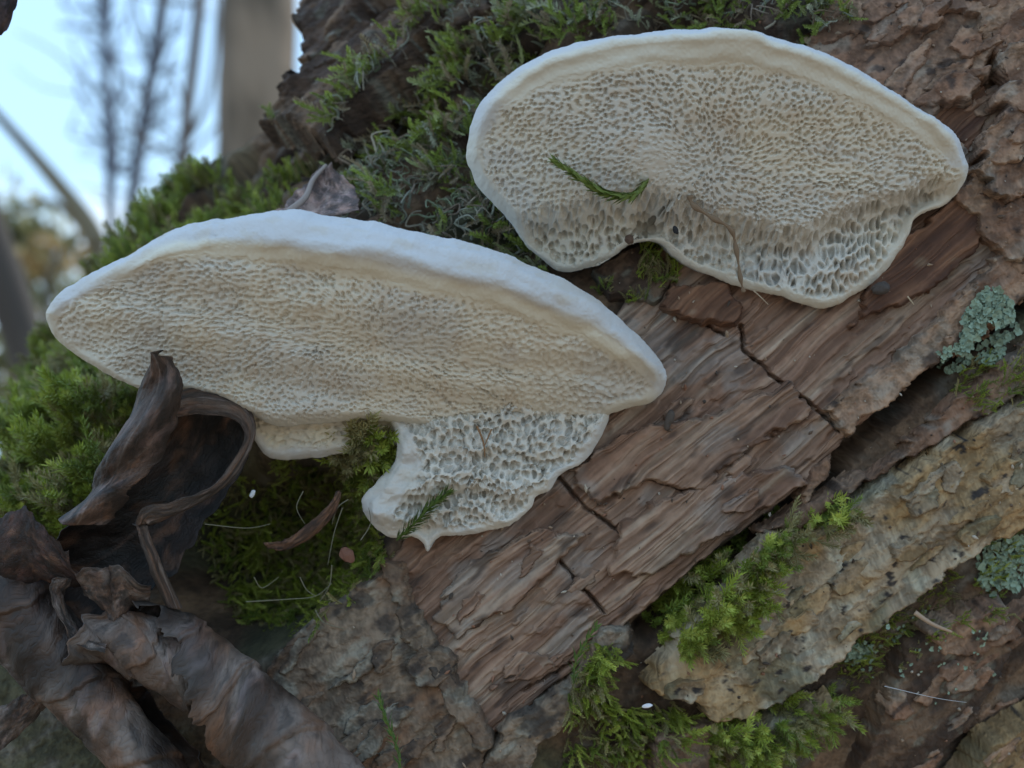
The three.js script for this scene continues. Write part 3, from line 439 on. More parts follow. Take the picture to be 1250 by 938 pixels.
// ---------------------------------------------------------------- moss
function shoot(seed, len, n, leafL, leafW, spread, bend, flat = 0) {   // one leafy moss shoot growing along +y
  const r = rng(seed), pos = [], idx = [], P = (t) => [bend * t * t * len, len * (t - 0.18 * bend * t * t), 0.1 * len * Math.sin(t * 3 + seed)];
  for (let i = 0; i < n; i++) {
    const t = 0.12 + 0.88 * (i / (n - 1)), p = P(t), az = i * 2.4 + r() * 0.5, open = spread * (1 - 0.45 * t) * (0.7 + 0.6 * r()), L = leafL * (0.6 + 0.5 * Math.sin(Math.PI * (0.15 + 0.75 * t))) * (0.8 + 0.4 * r()), W = leafW * (0.8 + 0.4 * r());
    const cx = Math.cos(az), cz = Math.sin(az) * (1 - flat), d = new THREE.Vector3(cx * Math.sin(open) + bend * t * 0.6, Math.cos(open), cz * Math.sin(open)).normalize(), s = new THREE.Vector3(-Math.sin(az), 0.15, Math.cos(az)).normalize(), u = d.clone().cross(s).normalize();
    const b = pos.length / 3, m = [p[0] + d.x * L * 0.42, p[1] + d.y * L * 0.42, p[2] + d.z * L * 0.42];
    pos.push(...p, m[0] + s.x * W + u.x * W * 0.5, m[1] + s.y * W + u.y * W * 0.5, m[2] + s.z * W + u.z * W * 0.5, m[0] - s.x * W + u.x * W * 0.5, m[1] - s.y * W + u.y * W * 0.5, m[2] - s.z * W + u.z * W * 0.5, p[0] + d.x * L, p[1] + d.y * L - 0.1 * L, p[2] + d.z * L, ...m);
    idx.push(b, b + 1, b + 4, b, b + 4, b + 2, b + 4, b + 1, b + 3, b + 4, b + 3, b + 2);
  }
  const st = tube([P(0), P(0.4), P(0.75), P(1)], (t) => 0.9 - 0.5 * t, 6, 4);
  const lg = geom(pos, idx); st.deleteAttribute('uv'); return mergeGeometries([lg, st]);
}
const SHOOTS = {
  tuft: [1, 2, 3].map((k) => shoot(k, 38, 46, 12, 0.85, 0.85, 0.25 * (k - 2))),
  feather: [4, 5, 6].map((k) => shoot(k, 44, 50, 8.5, 1.0, 0.85, 0.35 * (k - 5) + 0.2, 0.5)),
  strand: [11, 12, 13].map((k) => { const q = rng(k * 77); return tube([[0, 0, 0], [(q() - 0.5) * 14, 12, (q() - 0.5) * 14], [(q() - 0.5) * 24, 24, (q() - 0.5) * 24], [(q() - 0.5) * 36, 30, (q() - 0.5) * 30], [(q() - 0.5) * 50, 26, (q() - 0.5) * 30]], (t) => 1.9 - 1.2 * t, 14, 5); }),
  fine: [7, 8].map((k) => shoot(k, 34, 36, 6, 0.9, 0.6, 0.4 * (k - 7.5))),
};
const GREEN = { bright: [[0.29, 0.36, 0.04], [0.42, 0.48, 0.09], [0.19, 0.26, 0.035], [0.31, 0.28, 0.12]], mixed: [[0.32, 0.39, 0.07], [0.40, 0.44, 0.20], [0.46, 0.48, 0.34], [0.27, 0.34, 0.06], [0.36, 0.29, 0.18]], grey: [[0.30, 0.32, 0.25], [0.34, 0.30, 0.22], [0.18, 0.22, 0.12], [0.20, 0.15, 0.10]] };
function moss(poly, o) {
  const P = o.raw ? poly : toLog(poly), r = rng(o.seed * 7919); let a0 = 1e9, a1 = -1e9, b0 = 1e9, b1 = -1e9; for (const [s, w] of P) { a0 = Math.min(a0, s); a1 = Math.max(a1, s); b0 = Math.min(b0, w); b1 = Math.max(b1, w); }
  const anchor = logP((a0 + a1) / 2, (b0 + b1) / 2, 0), list = [[], [], []], cols = [[], [], []], shapes = SHOOTS[o.shape ?? 'tuft'], n = Math.round((a1 - a0) * (b1 - b0) / (o.area ?? 60) * 2.1);
  for (let i = 0; i < n; i++) {
    const s = lerp(a0, a1, r()), w = lerp(b0, b1, r()), sd = sdPoly(P, s, w), cl = fbm(s / 34, w / 34, 2, 201 + o.seed); const u1 = r(), u2 = r(), u3 = r(), u4 = r(), u5 = r();
    if (sd < -6 || sd + 26 * (cl - 0.5) < 0 || cl < (o.gap ?? 0.3)) continue;
    const h = surfH(s, w) + (o.lift ?? 0) * sst(0, 40, sd) * cl * 1.6 - 3, p = logP(s, w, h), nn = new THREE.Vector3(...logN(w)), lean = new THREE.Vector3(...(o.lean ?? [0.2, 0.5, 0.3]));
    const d = nn.multiplyScalar(o.up ?? 0.7).add(lean).add(new THREE.Vector3(u1 - 0.5, u2 - 0.5, u3 - 0.5).multiplyScalar(o.wild ?? 1.2)).normalize();
    const q = new THREE.Quaternion().setFromUnitVectors(new THREE.Vector3(0, 1, 0), d).multiply(new THREE.Quaternion().setFromAxisAngle(new THREE.Vector3(0, 1, 0), u4 * 6.28)), sc = 0.72 * (o.size ?? 1) * (0.35 + 1.1 * u5 * u5 + 0.2 * u3) * (0.7 + 0.6 * cl), k = i % shapes.length;
    list[k].push(new THREE.Matrix4().compose(new THREE.Vector3((p[0] - anchor[0]) * U, (p[1] - anchor[1]) * U, (p[2] - anchor[2]) * U), q, new THREE.Vector3(sc, sc, sc)));
    const pal = GREEN[o.green ?? 'bright'], c = pal[Math.floor(fbm(s / 20, w / 20, 2, 205) * pal.length * 1.6 + u1 * 1.2) % pal.length], f = 0.75 + 0.5 * u2; cols[k].push(new THREE.Color().setRGB(c[0] * f, c[1] * f, c[2] * f));
  }
  const g = near('moss_patch', o.label, 'moss', anchor, null, 'stuff');
  shapes.forEach((sh, k) => {
    if (!list[k].length) return;
    const im = new THREE.InstancedMesh(sh.clone().scale(U, U, U), M.moss, list[k].length); im.name = 'moss_shoots'; im.userData.kind = 'stuff'; list[k].forEach((m, i) => { im.setMatrixAt(i, m); im.setColorAt(i, cols[k][i]); }); im.castShadow = im.receiveShadow = true; g.add(im);
  });
  return g;
}
moss([[-700, 1020], [-520, 800], [-300, 720], [0, 770], [-10, 840], [-120, 960], [-190, 1330], [-700, 1330]], { raw: true, seed: 1, shape: 'tuft', green: 'bright', lift: 20, size: 0.95, area: 52, gap: 0.40, lean: [-0.2, 0.7, 0.2], label: 'bright green moss along the top of the log, beyond the broad white bracket' });
moss([[400, 200], [450, 150], [520, 60], [560, 20], [650, -30], [720, -30], [720, 60], [650, 80], [590, 120], [575, 180], [590, 240], [640, 300], [680, 340], [560, 300], [440, 260]], { seed: 2, shape: 'feather', green: 'mixed', lift: 26, size: 1.15, area: 66, gap: 0.47, lean: [-0.3, -0.1, 0.5], label: 'tangle of green and grey-green moss beside the rim of the two-lobed bracket' });
moss([[400, 215], [450, 150], [560, 40], [650, 0], [700, 20], [600, 120], [575, 180], [590, 240], [640, 300], [680, 340], [560, 300], [440, 262]], { seed: 22, shape: 'strand', green: 'grey', lift: 34, size: 0.9, area: 150, gap: 0.3, wild: 2.2, up: 0.4, label: 'grey dead moss stems and lichen threads among the moss beside the two-lobed bracket' });
moss([[690, 30], [720, -30], [1010, -30], [1040, 10], [1000, 60], [930, 35], [800, 32]], { seed: 23, shape: 'strand', green: 'grey', lift: 22, size: 0.9, area: 190, gap: 0.36, wild: 2.2, up: 0.4, label: 'pale dead stems in the moss above the two-lobed bracket' });
moss([[-20, 480], [60, 440], [150, 470], [190, 520], [160, 600], [100, 650], [-20, 660]], { seed: 3, shape: 'tuft', green: 'bright', lift: 70, size: 1.3, area: 55, gap: 0.2, lean: [-0.1, 0.6, 0.5], label: 'fluffy bright green moss cushion beside the upright curled leaf' });
moss([[100, 440], [150, 400], [200, 430], [230, 500], [160, 520], [110, 490]], { seed: 13, shape: 'tuft', green: 'bright', lift: 20, size: 1.1, area: 50, label: 'dim moss under the thin end of the broad white bracket' });
moss([[190, 640], [230, 570], [330, 530], [400, 535], [495, 525], [490, 560], [445, 590], [440, 640], [480, 680], [420, 735], [350, 775], [290, 770], [220, 730]], { seed: 4, shape: 'fine', green: 'bright', lift: 24, size: 1.1, area: 32, gap: 0.2, wild: 1.8, lean: [0.1, -0.4, 0.5], label: 'dark green moss hanging below the shelf of the broad white bracket' });
moss([[380, 545], [420, 525], [495, 522], [492, 548], [450, 590], [400, 600]], { seed: 5, shape: 'tuft', green: 'bright', lift: 100, size: 1.5, area: 16, gap: 0.2, lean: [0.3, 0, 0.6], label: 'dark moss tuft touching the smooth side of the hanging pore tier' });
moss([[795, 775], [830, 720], [880, 690], [920, 660], [1030, 615], [1040, 625], [960, 665], [925, 700], [915, 760], [870, 775], [800, 800]], { seed: 6, shape: 'tuft', green: 'bright', lift: 26, size: 1.15, area: 28, gap: 0.16, lean: [0.2, 0.3, 0.4], label: 'bright green moss growing along the furrow above the ochre bark ridge' });
moss([[690, 840], [720, 780], [745, 790], [735, 850], [760, 870], [830, 870], [850, 890], [780, 940], [690, 960]], { seed: 7, shape: 'feather', green: 'bright', lift: 12, size: 0.9, area: 46, gap: 0.33, lean: [0.4, -0.2, 0.4], label: 'moss sprawling round the broken end of the narrow bark strip' });
moss([[860, 890], [930, 860], [1030, 850], [1010, 880], [930, 930], [860, 960]], { seed: 8, shape: 'tuft', green: 'bright', lift: 16, size: 1.05, area: 40, gap: 0.25, lean: [0.4, 0.1, 0.5], label: 'bright green moss on the small plate below the ochre bark ridge' });
moss([[1000, 850], [1060, 780], [1150, 710], [1260, 640], [1260, 740], [1150, 760], [1080, 830], [1040, 900], [960, 960], [930, 950]], { seed: 9, shape: 'fine', green: 'bright', lift: 4, size: 0.6, area: 60, gap: 0.42, label: 'thin dark moss film in the furrow below the ochre bark ridge' });
moss([[1170, 490], [1190, 450], [1260, 430], [1260, 490], [1200, 505]], { seed: 10, shape: 'fine', green: 'bright', lift: 6, size: 0.65, area: 50, gap: 0.3, label: 'small dark moss patch under the pale green lichen' });
moss([[715, 345], [745, 310], [800, 298], [835, 315], [825, 345], [790, 370], [740, 362]], { seed: 11, shape: 'feather', green: 'bright', lift: 6, size: 0.55, area: 40, gap: 0.4, label: 'little moss in the hollow between the two brackets' });
moss([[690, 20], [720, -30], [1000, -30], [1040, 20], [1000, 60], [930, 35], [800, 30], [720, 50]], { seed: 12, shape: 'feather', green: 'mixed', lift: 16, size: 0.85, area: 60, gap: 0.42, lean: [0, -0.3, 0.5], label: 'mossy tangle with pale stems above the two-lobed bracket' });

// sprigs that lie on their own
function sprig(pts, o) {
  const pos = [], idx = [], r = rng(o.seed), n = o.n, P = (t) => new THREE.Vector3(...spline(pts, t));
  for (let i = 0; i < n; i++) {
    const t = i / (n - 1), p = P(t), T = P(Math.min(1, t + 0.02)).sub(P(Math.max(0, t - 0.02))).normalize(), az = i * 2.4 + r(), N = new THREE.Vector3(0, 0, 1).cross(T).normalize(), B = T.clone().cross(N), side = N.multiplyScalar(Math.cos(az)).addScaledVector(B, Math.sin(az) * 0.6);
    const d = T.clone().multiplyScalar(0.8).addScaledVector(side, o.spread ?? 0.6).normalize(), s = d.clone().cross(side).normalize(), L = o.leaf * (0.7 + 0.5 * r()) * (0.6 + 0.5 * Math.sin(Math.PI * (0.1 + 0.8 * t))), W = o.wide ?? 1.2, b = pos.length / 3, m = p.clone().addScaledVector(d, L * 0.4);
    pos.push(p.x, p.y, p.z, m.x + s.x * W, m.y + s.y * W, m.z + s.z * W + 0.5, m.x - s.x * W, m.y - s.y * W, m.z - s.z * W + 0.5, p.x + d.x * L, p.y + d.y * L, p.z + d.z * L, m.x, m.y, m.z); idx.push(b, b + 1, b + 4, b, b + 4, b + 2, b + 4, b + 1, b + 3, b + 4, b + 3, b + 2);
  }
  const mat = new THREE.MeshPhysicalMaterial({ color: new THREE.Color().setRGB(...o.colour), roughness: 0.6, transmission: 0.25, thickness: 0, side: THREE.DoubleSide });
  const g = near('moss_sprig', o.label, 'moss sprig', pts[0]); part(g, 'stem', tube(pts, () => 1.1, 18, 5), M.plain(o.colour[0] * 0.8, o.colour[1] * 0.7, o.colour[2])); part(g, 'leaves', geom(pos, idx), mat); return g;
}
sprig([at(792, 218, 70), at(775, 236, 66), at(745, 238, 78), at(715, 222, 82), at(680, 199, 86)], { seed: 1, n: 150, leaf: 19, spread: 0.42, wide: 2.6, colour: [0.16, 0.22, 0.035], label: 'green moss sprig lying across the pores of the two-lobed bracket' });
sprig([at(484, 660, 8), at(505, 640, 16), at(525, 620, 18), at(545, 602, 14)], { seed: 2, n: 170, leaf: 19, spread: 0.7, wide: 1.5, colour: [0.09, 0.15, 0.02], label: 'fuzzy green moss sprig pressed on the hanging pore tier' });
sprig([at(492, 960, 40), at(486, 920, 50), at(474, 885, 56), at(462, 852, 58)], { seed: 3, n: 46, leaf: 15, spread: 0.6, wide: 2.0, colour: [0.10, 0.19, 0.03], label: 'upright bright green moss sprig on the bark beside the rolled leaf' });
sprig([at(700, 835, 20), at(705, 800, 30), at(728, 765, 34)], { seed: 4, n: 40, leaf: 15, spread: 0.7, wide: 2.0, colour: [0.11, 0.19, 0.03], label: 'moss sprig climbing the broken end of the bark strip' });

// ---------------------------------------------------------------- dead leaves
function leafColour(a, b, vein, k, n = 9, helix = 0) { return (u, v, top) => { const f = fbm(u * 9, v * 5, 4, 301 + k), g = fbm(u * 30, v * 16, 3, 303 + k); let c = mix3(a, b, sst(0.3, 0.7, f)); c = mix3(c, [0.03, 0.022, 0.02], sst(0.64, 0.76, g) * 0.6); c = mix3(c, [0.24, 0.115, 0.06], sst(0.55, 0.7, fbm(u * 14, v * 8, 4, 305 + k)) * 0.5); const side = Math.abs(v - 0.5), q = helix ? (u * n + v * helix + 0.5 * vn(u * 3, k, 328) + 0.10 * fbm(u * 8, v * 6, 2, 327)) % 1 : (u * n + side * 3.5) % 1; const line = helix ? sst(0.93, 0.99, q) : sst(0.06, 0.0, Math.abs(q - 0.5)) * 0.5 + sst(0.02, 0.006, side); return mix3(c, vein, clamp(line, 0, 1) * 0.7); }; }
function twoEdge(A, B, bulge, wave = 0, k = 0) {
  return (u, v0) => { const v = 0.5 + (v0 - 0.5) * (0.86 + 0.28 * fbm(u * 16, v0 > 0.5 ? 3 : 7, 3, 317 + k)); const a = spline(A, u), b = spline(B, u), d = new THREE.Vector3(b[0] - a[0], b[1] - a[1], b[2] - a[2]), P2 = spline(A, Math.min(1, u + 0.03)), P1 = spline(A, Math.max(0, u - 0.03)), n = d.clone().cross(new THREE.Vector3(P2[0] - P1[0], P2[1] - P1[1], P2[2] - P1[2])).normalize(); if (n.z < 0 && bulge !== 0) n.negate(); const h = (typeof bulge === 'function' ? bulge(u, v) : bulge * (1 - (2 * v - 1) ** 2)) + wave * (fbm(u * 7, v * 3, 3, 311 + k) - 0.5) * 2 + 5 * (fbm(u * 22, v * 9, 3, 313 + k) - 0.5); return [a[0] + d.x * v + n.x * h, a[1] + d.y * v + n.y * h, a[2] + d.z * v + n.z * h]; };
}
function scroll(axis, rad, turns, th0, twist, k, flare, pleat) {
  return (u, v0) => { const v = v0 * (0.90 + 0.14 * fbm(u * 18, 5, 4, 329 + k)); const p = spline(axis, u), a = spline(axis, Math.max(0, u - 0.02)), b = spline(axis, Math.min(1, u + 0.02)), T = new THREE.Vector3(b[0] - a[0], b[1] - a[1], b[2] - a[2]).normalize(), N = new THREE.Vector3(0, 0, 1).addScaledVector(T, -T.z).normalize(), Bv = T.clone().cross(N), th = th0 + turns * 2 * Math.PI * v + twist * u; let r = rad(u) * (0.62 + 0.54 * v) * (1 + 0.24 * (fbm(u * 5, v * 5, 3, 321 + k) - 0.5)) + (flare ? flare(u, v) : 0) + 6 * (fbm(u * 26, v * 12, 3, 323 + k) - 0.5); r += pleat ? 4.5 * Math.pow(((u * pleat + v * 1.1 + 0.5 * vn(u * 3, k, 328) + 0.10 * fbm(u * 8, v * 6, 2, 327)) % 1), 4) : 0; const sh = 60 * (fbm(v * 9 + 3, k, 4, 325) - 0.5) * (1 - u); return [p[0] + T.x * sh + r * (N.x * Math.cos(th) + Bv.x * Math.sin(th)), p[1] + T.y * sh + r * (N.y * Math.cos(th) + Bv.y * Math.sin(th)), p[2] + T.z * sh + r * (N.z * Math.cos(th) + Bv.z * Math.sin(th))]; };
}
const Q = (rows) => rows.map(([x, y, z]) => at(x, y, z));
function leaf(label, anchor, fn, nu, nv, colour, extra) { const g = near('dead_leaf', label, 'leaf', anchor, 'dead leaves caught on the log'); part(g, 'blade', sheet(fn, nu, nv, 1.2, colour), M.leaf); if (extra) for (const [name, pts, r] of extra) part(g, name, tube(pts, (t) => r * (1 - 0.5 * t), 24, 6), M.plain(0.26, 0.21, 0.18)); return g; }
const BRN = [0.145, 0.082, 0.053], GRY = [0.27, 0.215, 0.185], DKB = [0.085, 0.05, 0.036], VEIN = [0.20, 0.105, 0.06];
leaf('grey-brown dead leaf rolled into a spiral tube on the lower bark', at(300, 830, 20), scroll(Q([[112, 762, 10], [185, 788, 20], [260, 838, 26], [330, 892, 28], [430, 985, 28]]), (u) => 32 + 18 * sst(0, 0.35, u), 1.35, 2.2, 5.2, 1, (u, v) => 22 * sst(0.16, 0, u) * (0.5 + Math.sin(v * 13)), 5), 220, 90, leafColour(BRN, GRY, VEIN, 1, 5, 1.1));
leaf('dark rolled leaf lying below the spiral leaf tube', at(120, 860, -10), scroll(Q([[-40, 690, -20], [20, 745, -6], [85, 815, 0], [150, 890, 4], [240, 990, 0]]), (u) => 44 + 10 * Math.sin(u * 4), 1.2, 0.8, 3.0, 2, null, 4), 190, 80, leafColour(DKB, GRY, VEIN, 2, 4, 1.1));
leaf('upright dark brown leaf twisted against the underside of the broad bracket', at(120, 640, 40), twoEdge(Q([[196, 428, 82], [172, 470, 74], [150, 520, 60], [122, 575, 52], [100, 610, 50], [76, 632, 44]]), Q([[206, 436, 84], [224, 472, 78], [200, 545, 70], [170, 590, 64], [150, 615, 60], [130, 640, 50]]), (u, v) => 26 * (1 - (2 * v - 1) ** 2) + 9 * Math.sin(u * 14 + v * 5), 5, 3), 90, 36, leafColour(DKB, [0.16, 0.10, 0.078], GRY, 3, 6));
leaf('curled leaf edge looping round the dark hollow under the broad bracket', at(215, 740, 20), twoEdge(Q([[205, 512, 44], [240, 506, 30], [285, 512, 20], [296, 540, 24], [262, 588, 40], [215, 612, 50], [174, 622, 56], [168, 650, 50], [180, 690, 46], [204, 742, 30]]), Q([[214, 480, 30], [250, 474, 10], [296, 490, 0], [308, 520, 6], [290, 575, 16], [240, 612, 20], [186, 640, 30], [172, 640, 36], [196, 690, 30], [222, 742, 20]]), (u, v) => 8 * (1 - (2 * v - 1) ** 2), 3, 4), 110, 18, leafColour([0.12, 0.07, 0.045], [0.20, 0.145, 0.115], GRY, 4, 7));
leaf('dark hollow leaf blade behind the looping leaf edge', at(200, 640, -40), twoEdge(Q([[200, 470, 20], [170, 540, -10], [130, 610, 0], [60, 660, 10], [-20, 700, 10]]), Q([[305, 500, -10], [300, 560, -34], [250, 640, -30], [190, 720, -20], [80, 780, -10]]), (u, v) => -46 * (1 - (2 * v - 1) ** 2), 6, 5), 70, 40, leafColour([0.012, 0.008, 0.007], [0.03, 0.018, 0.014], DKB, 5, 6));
leaf('reddish brown leaf tip sticking up beside the moss cushion', at(40, 690, 30), twoEdge(Q([[-30, 640, 30], [0, 632, 36], [30, 622, 44], [52, 640, 46], [84, 672, 40]]), Q([[-30, 730, 10], [10, 720, 20], [50, 710, 26], [90, 716, 24], [130, 720, 14]]), 12, 5, 6), 50, 24, leafColour([0.05, 0.02, 0.014], [0.085, 0.038, 0.027], BRN, 6, 4));
leaf('small crumpled leaf scrap above the spiral leaf tube', at(140, 740, 40), twoEdge(Q([[92, 700, 40], [110, 690, 52], [130, 700, 56], [150, 690, 50], [186, 712, 40]]), Q([[104, 726, 22], [122, 742, 38], [138, 758, 36], [160, 742, 28], [182, 734, 22]]), (u, v) => 14 * Math.sin(u * 9) * (1 - v), 3, 7), 40, 20, leafColour(BRN, GRY, VEIN, 7, 4));
leaf('thin curled leaf rim beside the mouth of the spiral leaf tube', at(100, 780, 30), twoEdge(Q([[66, 704, 46], [60, 722, 50], [74, 760, 52], [92, 786, 54], [128, 796, 58]]), Q([[92, 706, 20], [78, 728, 24], [88, 758, 24], [104, 776, 26], [132, 782, 30]]), 4, 3, 8), 40, 12, leafColour([0.13, 0.085, 0.062], GRY, VEIN, 8, 4));
leaf('pale leaf edge in the shade at the foot of the dark rolled leaf', at(20, 890, -20), twoEdge(Q([[-30, 880, -10], [10, 858, -4], [50, 838, -10]]), Q([[-30, 940, -20], [20, 900, -16], [56, 862, -20]]), 6, 4, 9), 30, 16, leafColour([0.14, 0.09, 0.07], GRY, VEIN, 9, 3));
leaf('small folded brown leaf standing on the moss behind the broad white cap', at(400, 262, -76), twoEdge(Q([[340, 262, -60], [370, 228, -110], [394, 202, -150]]), Q([[440, 264, -50], [432, 236, -100], [402, 206, -150]]), (u, v) => 26 * Math.abs(v - 0.38) - 8, 5, 10), 34, 24, leafColour([0.40, 0.25, 0.20], [0.52, 0.37, 0.31], [0.5, 0.38, 0.32], 10, 5), [['stalk', Q([[350, 260, -46], [372, 242, -74], [382, 220, -112], [398, 202, -142]]), 5]]);

// ---------------------------------------------------------------- lichen
function lichen(px, py, rx, ry, n, size, seed, label) {
  if (size > 4) { n = Math.round(n * 2.6); size *= 0.6; }
  const r = rng(seed * 131), gs = [], c0 = logUV(px, py), anchor = logP(c0[0], c0[1], surfH(...c0)), col = [];
  for (let i = 0; i < n; i++) {
    const a = r() * 6.28, q = Math.sqrt(r()) * (0.7 + 0.5 * vn(Math.cos(a) * 2 + 5, Math.sin(a) * 2 + 5, seed)), uv = logUV(px + Math.cos(a) * q * rx, py + Math.sin(a) * q * ry), h = surfH(...uv), p = logP(uv[0], uv[1], h + 1 + r() * 8), R0 = size * (0.5 + 0.8 * r()), pos = [0, 0, -1], idx = [], m = 10;
    for (let ring = 1; ring <= 2; ring++) for (let j = 0; j < m; j++) { const t = j / m * 6.28, rr = R0 * ring / 2 * (ring === 2 ? 0.55 + 0.8 * r() : 1); pos.push(rr * Math.cos(t), rr * Math.sin(t), ring === 2 ? 3.4 * (r() - 0.25) * size / 5 : 0.8 * r()); }
    for (let j = 0; j < m; j++) { const k = (j + 1) % m; idx.push(0, 1 + j, 1 + k, 1 + j, 1 + m + j, 1 + k, 1 + k, 1 + m + j, 1 + m + k); }
    const g = geom(pos, idx), nn = new THREE.Vector3(...logN(uv[1])).add(new THREE.Vector3(r() - 0.5, r() - 0.5, r() * 0.3).multiplyScalar(1.3)).normalize();
    g.applyQuaternion(new THREE.Quaternion().setFromUnitVectors(new THREE.Vector3(0, 0, 1), nn)).translate(...p); const f = 0.75 + 0.4 * r(), cc = []; for (let k = 0; k < pos.length / 3; k++) cc.push(0.25 * f, 0.34 * f, 0.255 * f); g.setAttribute('color', new THREE.Float32BufferAttribute(cc, 3)); gs.push(g);
  }
  return nearMesh('lichen_patch', label, 'lichen', anchor, mergeGeometries(gs), M.cap, null, 'stuff');
}
lichen(1205, 400, 42, 42, 190, 7, 1, 'pale blue-green leafy lichen beside the dark furrow in the bark');
lichen(1165, 440, 24, 20, 60, 6, 2, 'small lichen lobes next to the larger pale green lichen');
lichen(1236, 695, 34, 40, 110, 7, 3, 'pale lichen rosette on the edge of the ochre bark ridge');
lichen(1058, 805, 20, 16, 40, 6, 4, 'pale green lichen flakes in the furrow below the ochre ridge');
lichen(1130, 790, 90, 70, 60, 2.6, 5, 'scattered tiny lichen specks on the dark bark below the ochre ridge');

// ---------------------------------------------------------------- twigs, fibres, litter
function stick(name, label, category, pts, r, colour, seg = 26, sides = 6) { return nearMesh(name, label, category, pts[0], tube(pts, typeof r === 'function' ? r : (t) => r * (1 - 0.55 * t), seg, sides), M.plain(...colour)); }
nearMesh('bark_strip', 'orange-brown curved strip of bark lying on the dark moss', 'bark strip', at(330, 665, 30), sheet(twoEdge(Q([[322, 662, 40], [345, 660, 46], [372, 644, 50], [400, 618, 52], [412, 598, 50]]), Q([[332, 668, 34], [350, 670, 40], [380, 656, 44], [408, 626, 46], [414, 602, 46]]), 3, 2, 11), 40, 8, 2.5, leafColour([0.22, 0.10, 0.05], [0.30, 0.15, 0.08], VEIN, 11, 2)), M.leaf);
stick('twig', 'thin brown twig hanging down across the lobe of the two-lobed bracket', 'twig', Q([[842, 238, 46], [846, 250, 44], [870, 266, 36], [892, 280, 26], [899, 305, 14], [904, 340, 2], [908, 356, -8]]), (t) => 3.6 - 1.6 * t + 1.2 * Math.sin(t * 40), [0.20, 0.14, 0.09], 40);
stick('grass_fibre', 'pale dry fibre below the drooping lobe', 'fibre', Q([[920, 355, -18], [928, 362, -16], [938, 372, -14]]), 1.0, [0.42, 0.33, 0.23], 10, 5);
stick('twig', 'tiny forked brown twig on the hanging pore tier', 'twig', Q([[582, 520, 30], [590, 540, 28], [592, 558, 24]]), 1.5, [0.24, 0.13, 0.06], 14, 5);
stick('twig', 'tiny twig arm leaning on the forked twig', 'twig', Q([[600, 524, 30], [595, 536, 28], [591, 546, 26]]), 1.1, [0.24, 0.13, 0.06], 10, 5);
stick('wood_splinter', 'pale wood splinter in the furrow below the ochre bark ridge', 'splinter', Q([[1117, 748, 6], [1138, 762, 10], [1162, 772, 6]]), (t) => 3.4 - 1.6 * t, [0.36, 0.25, 0.17], 12, 5);
stick('wood_splinter', 'short pale splinter on the bare wood beside the drooping lobe', 'splinter', Q([[1108, 362, -12], [1116, 372, -10]]), 1.3, [0.42, 0.33, 0.22], 6, 5);
stick('silk_thread', 'pale silk thread stretched over the dark bark', 'thread', Q([[1080, 838, 20], [1140, 852, 18], [1180, 858, 16]]), 0.45, [0.5, 0.52, 0.55], 10, 4);
{
  const r = rng(77), fib = [[[300, 735], [350, 732], [385, 728], [405, 712]], [[385, 745], [395, 760], [420, 768]], [[310, 705], [320, 718], [340, 705]], [[366, 705], [374, 720], [385, 728]], [[405, 690], [402, 715], [390, 735]], [[418, 620], [408, 650], [400, 690]], [[425, 610], [412, 620], [405, 640]], [[370, 600], [362, 620], [372, 640]], [[250, 640], [300, 645], [330, 640]], [[440, 660], [452, 640], [450, 620]]];
  fib.forEach((f, i) => stick('root_fibre', ['pale branching fibre low on the dark moss', 'short pale fibre curling at the edge of the lower bark', 'pale forked fibre beside the rolled leaf', 'short stub fibre joining the long pale fibre', 'pale fibre dropping below the orange bark strip', 'pale fibre beside the end of the orange bark strip', 'curled fibre at the tip of the orange bark strip', 'fibre hanging above the orange bark strip', 'fine fibre crossing the dark moss near the hollow leaf', 'fibre beside the smooth lobe of the hanging tier'][i], 'fibre', f.map(([x, y]) => at(x, y, 6 + r() * 14)), 0.8, [0.15, 0.145, 0.10], 16, 5));
}
{ // small dark oval on the pores and crumbs of litter
  const crumb = (px, py, z, a, b, c, seed, colour, name, label, cat) => { const g = new THREE.IcosahedronGeometry(1, 3), p = g.attributes.position; for (let i = 0; i < p.count; i++) { const f = 0.8 + 0.4 * vn(p.getX(i) * 2 + 9, p.getY(i) * 2 + p.getZ(i) * 1.7 + 9, seed); p.setXYZ(i, p.getX(i) * a * f, p.getY(i) * b * f, p.getZ(i) * c * f); } g.deleteAttribute('uv'); g.computeVertexNormals(); g.rotateZ(0.4 + seed); const q = at(px, py, z); return nearMesh(name, label, cat, q, g.translate(...q), M.plain(...colour)); };
  crumb(825, 281, 36, 3.2, 5, 3, 0, [0.012, 0.012, 0.014], 'beetle', 'tiny black oval beetle on the lobe of the two-lobed bracket', 'beetle');
  crumb(768, 292, 0, 6, 5, 5, 2, [0.10, 0.06, 0.04], 'litter_crumb', 'brown crumb in the notch between the drooping lobes', 'crumb');
  crumb(1075, 352, -16, 11, 8, 8, 3, [0.06, 0.05, 0.045], 'litter_crumb', 'dark crumb beside the right drooping lobe', 'crumb');
  crumb(817, 512, -22, 13, 5, 5, 4, [0.07, 0.055, 0.045], 'litter_crumb', 'dark crumb on the bare wood beside the tip of the broad bracket', 'crumb');
  crumb(424, 678, 20, 10, 8, 6, 5, [0.16, 0.07, 0.045], 'litter_crumb', 'reddish crumb in the moss under the hanging tier', 'crumb');
  crumb(790, 862, 20, 6, 2.5, 3, 6, [0.7, 0.7, 0.74], 'litter_crumb', 'white chip in the moss below the ochre bark ridge', 'crumb');
  crumb(308, 603, 10, 5, 2.6, 2, 7, [0.55, 0.58, 0.62], 'litter_crumb', 'whitish chip on the dark moss beside the looping leaf', 'crumb');
  crumb(375, 268, 75, 2.2, 2, 2, 8, [0.05, 0.05, 0.06], 'litter_crumb', 'black speck on the top of the broad white cap', 'crumb');
}

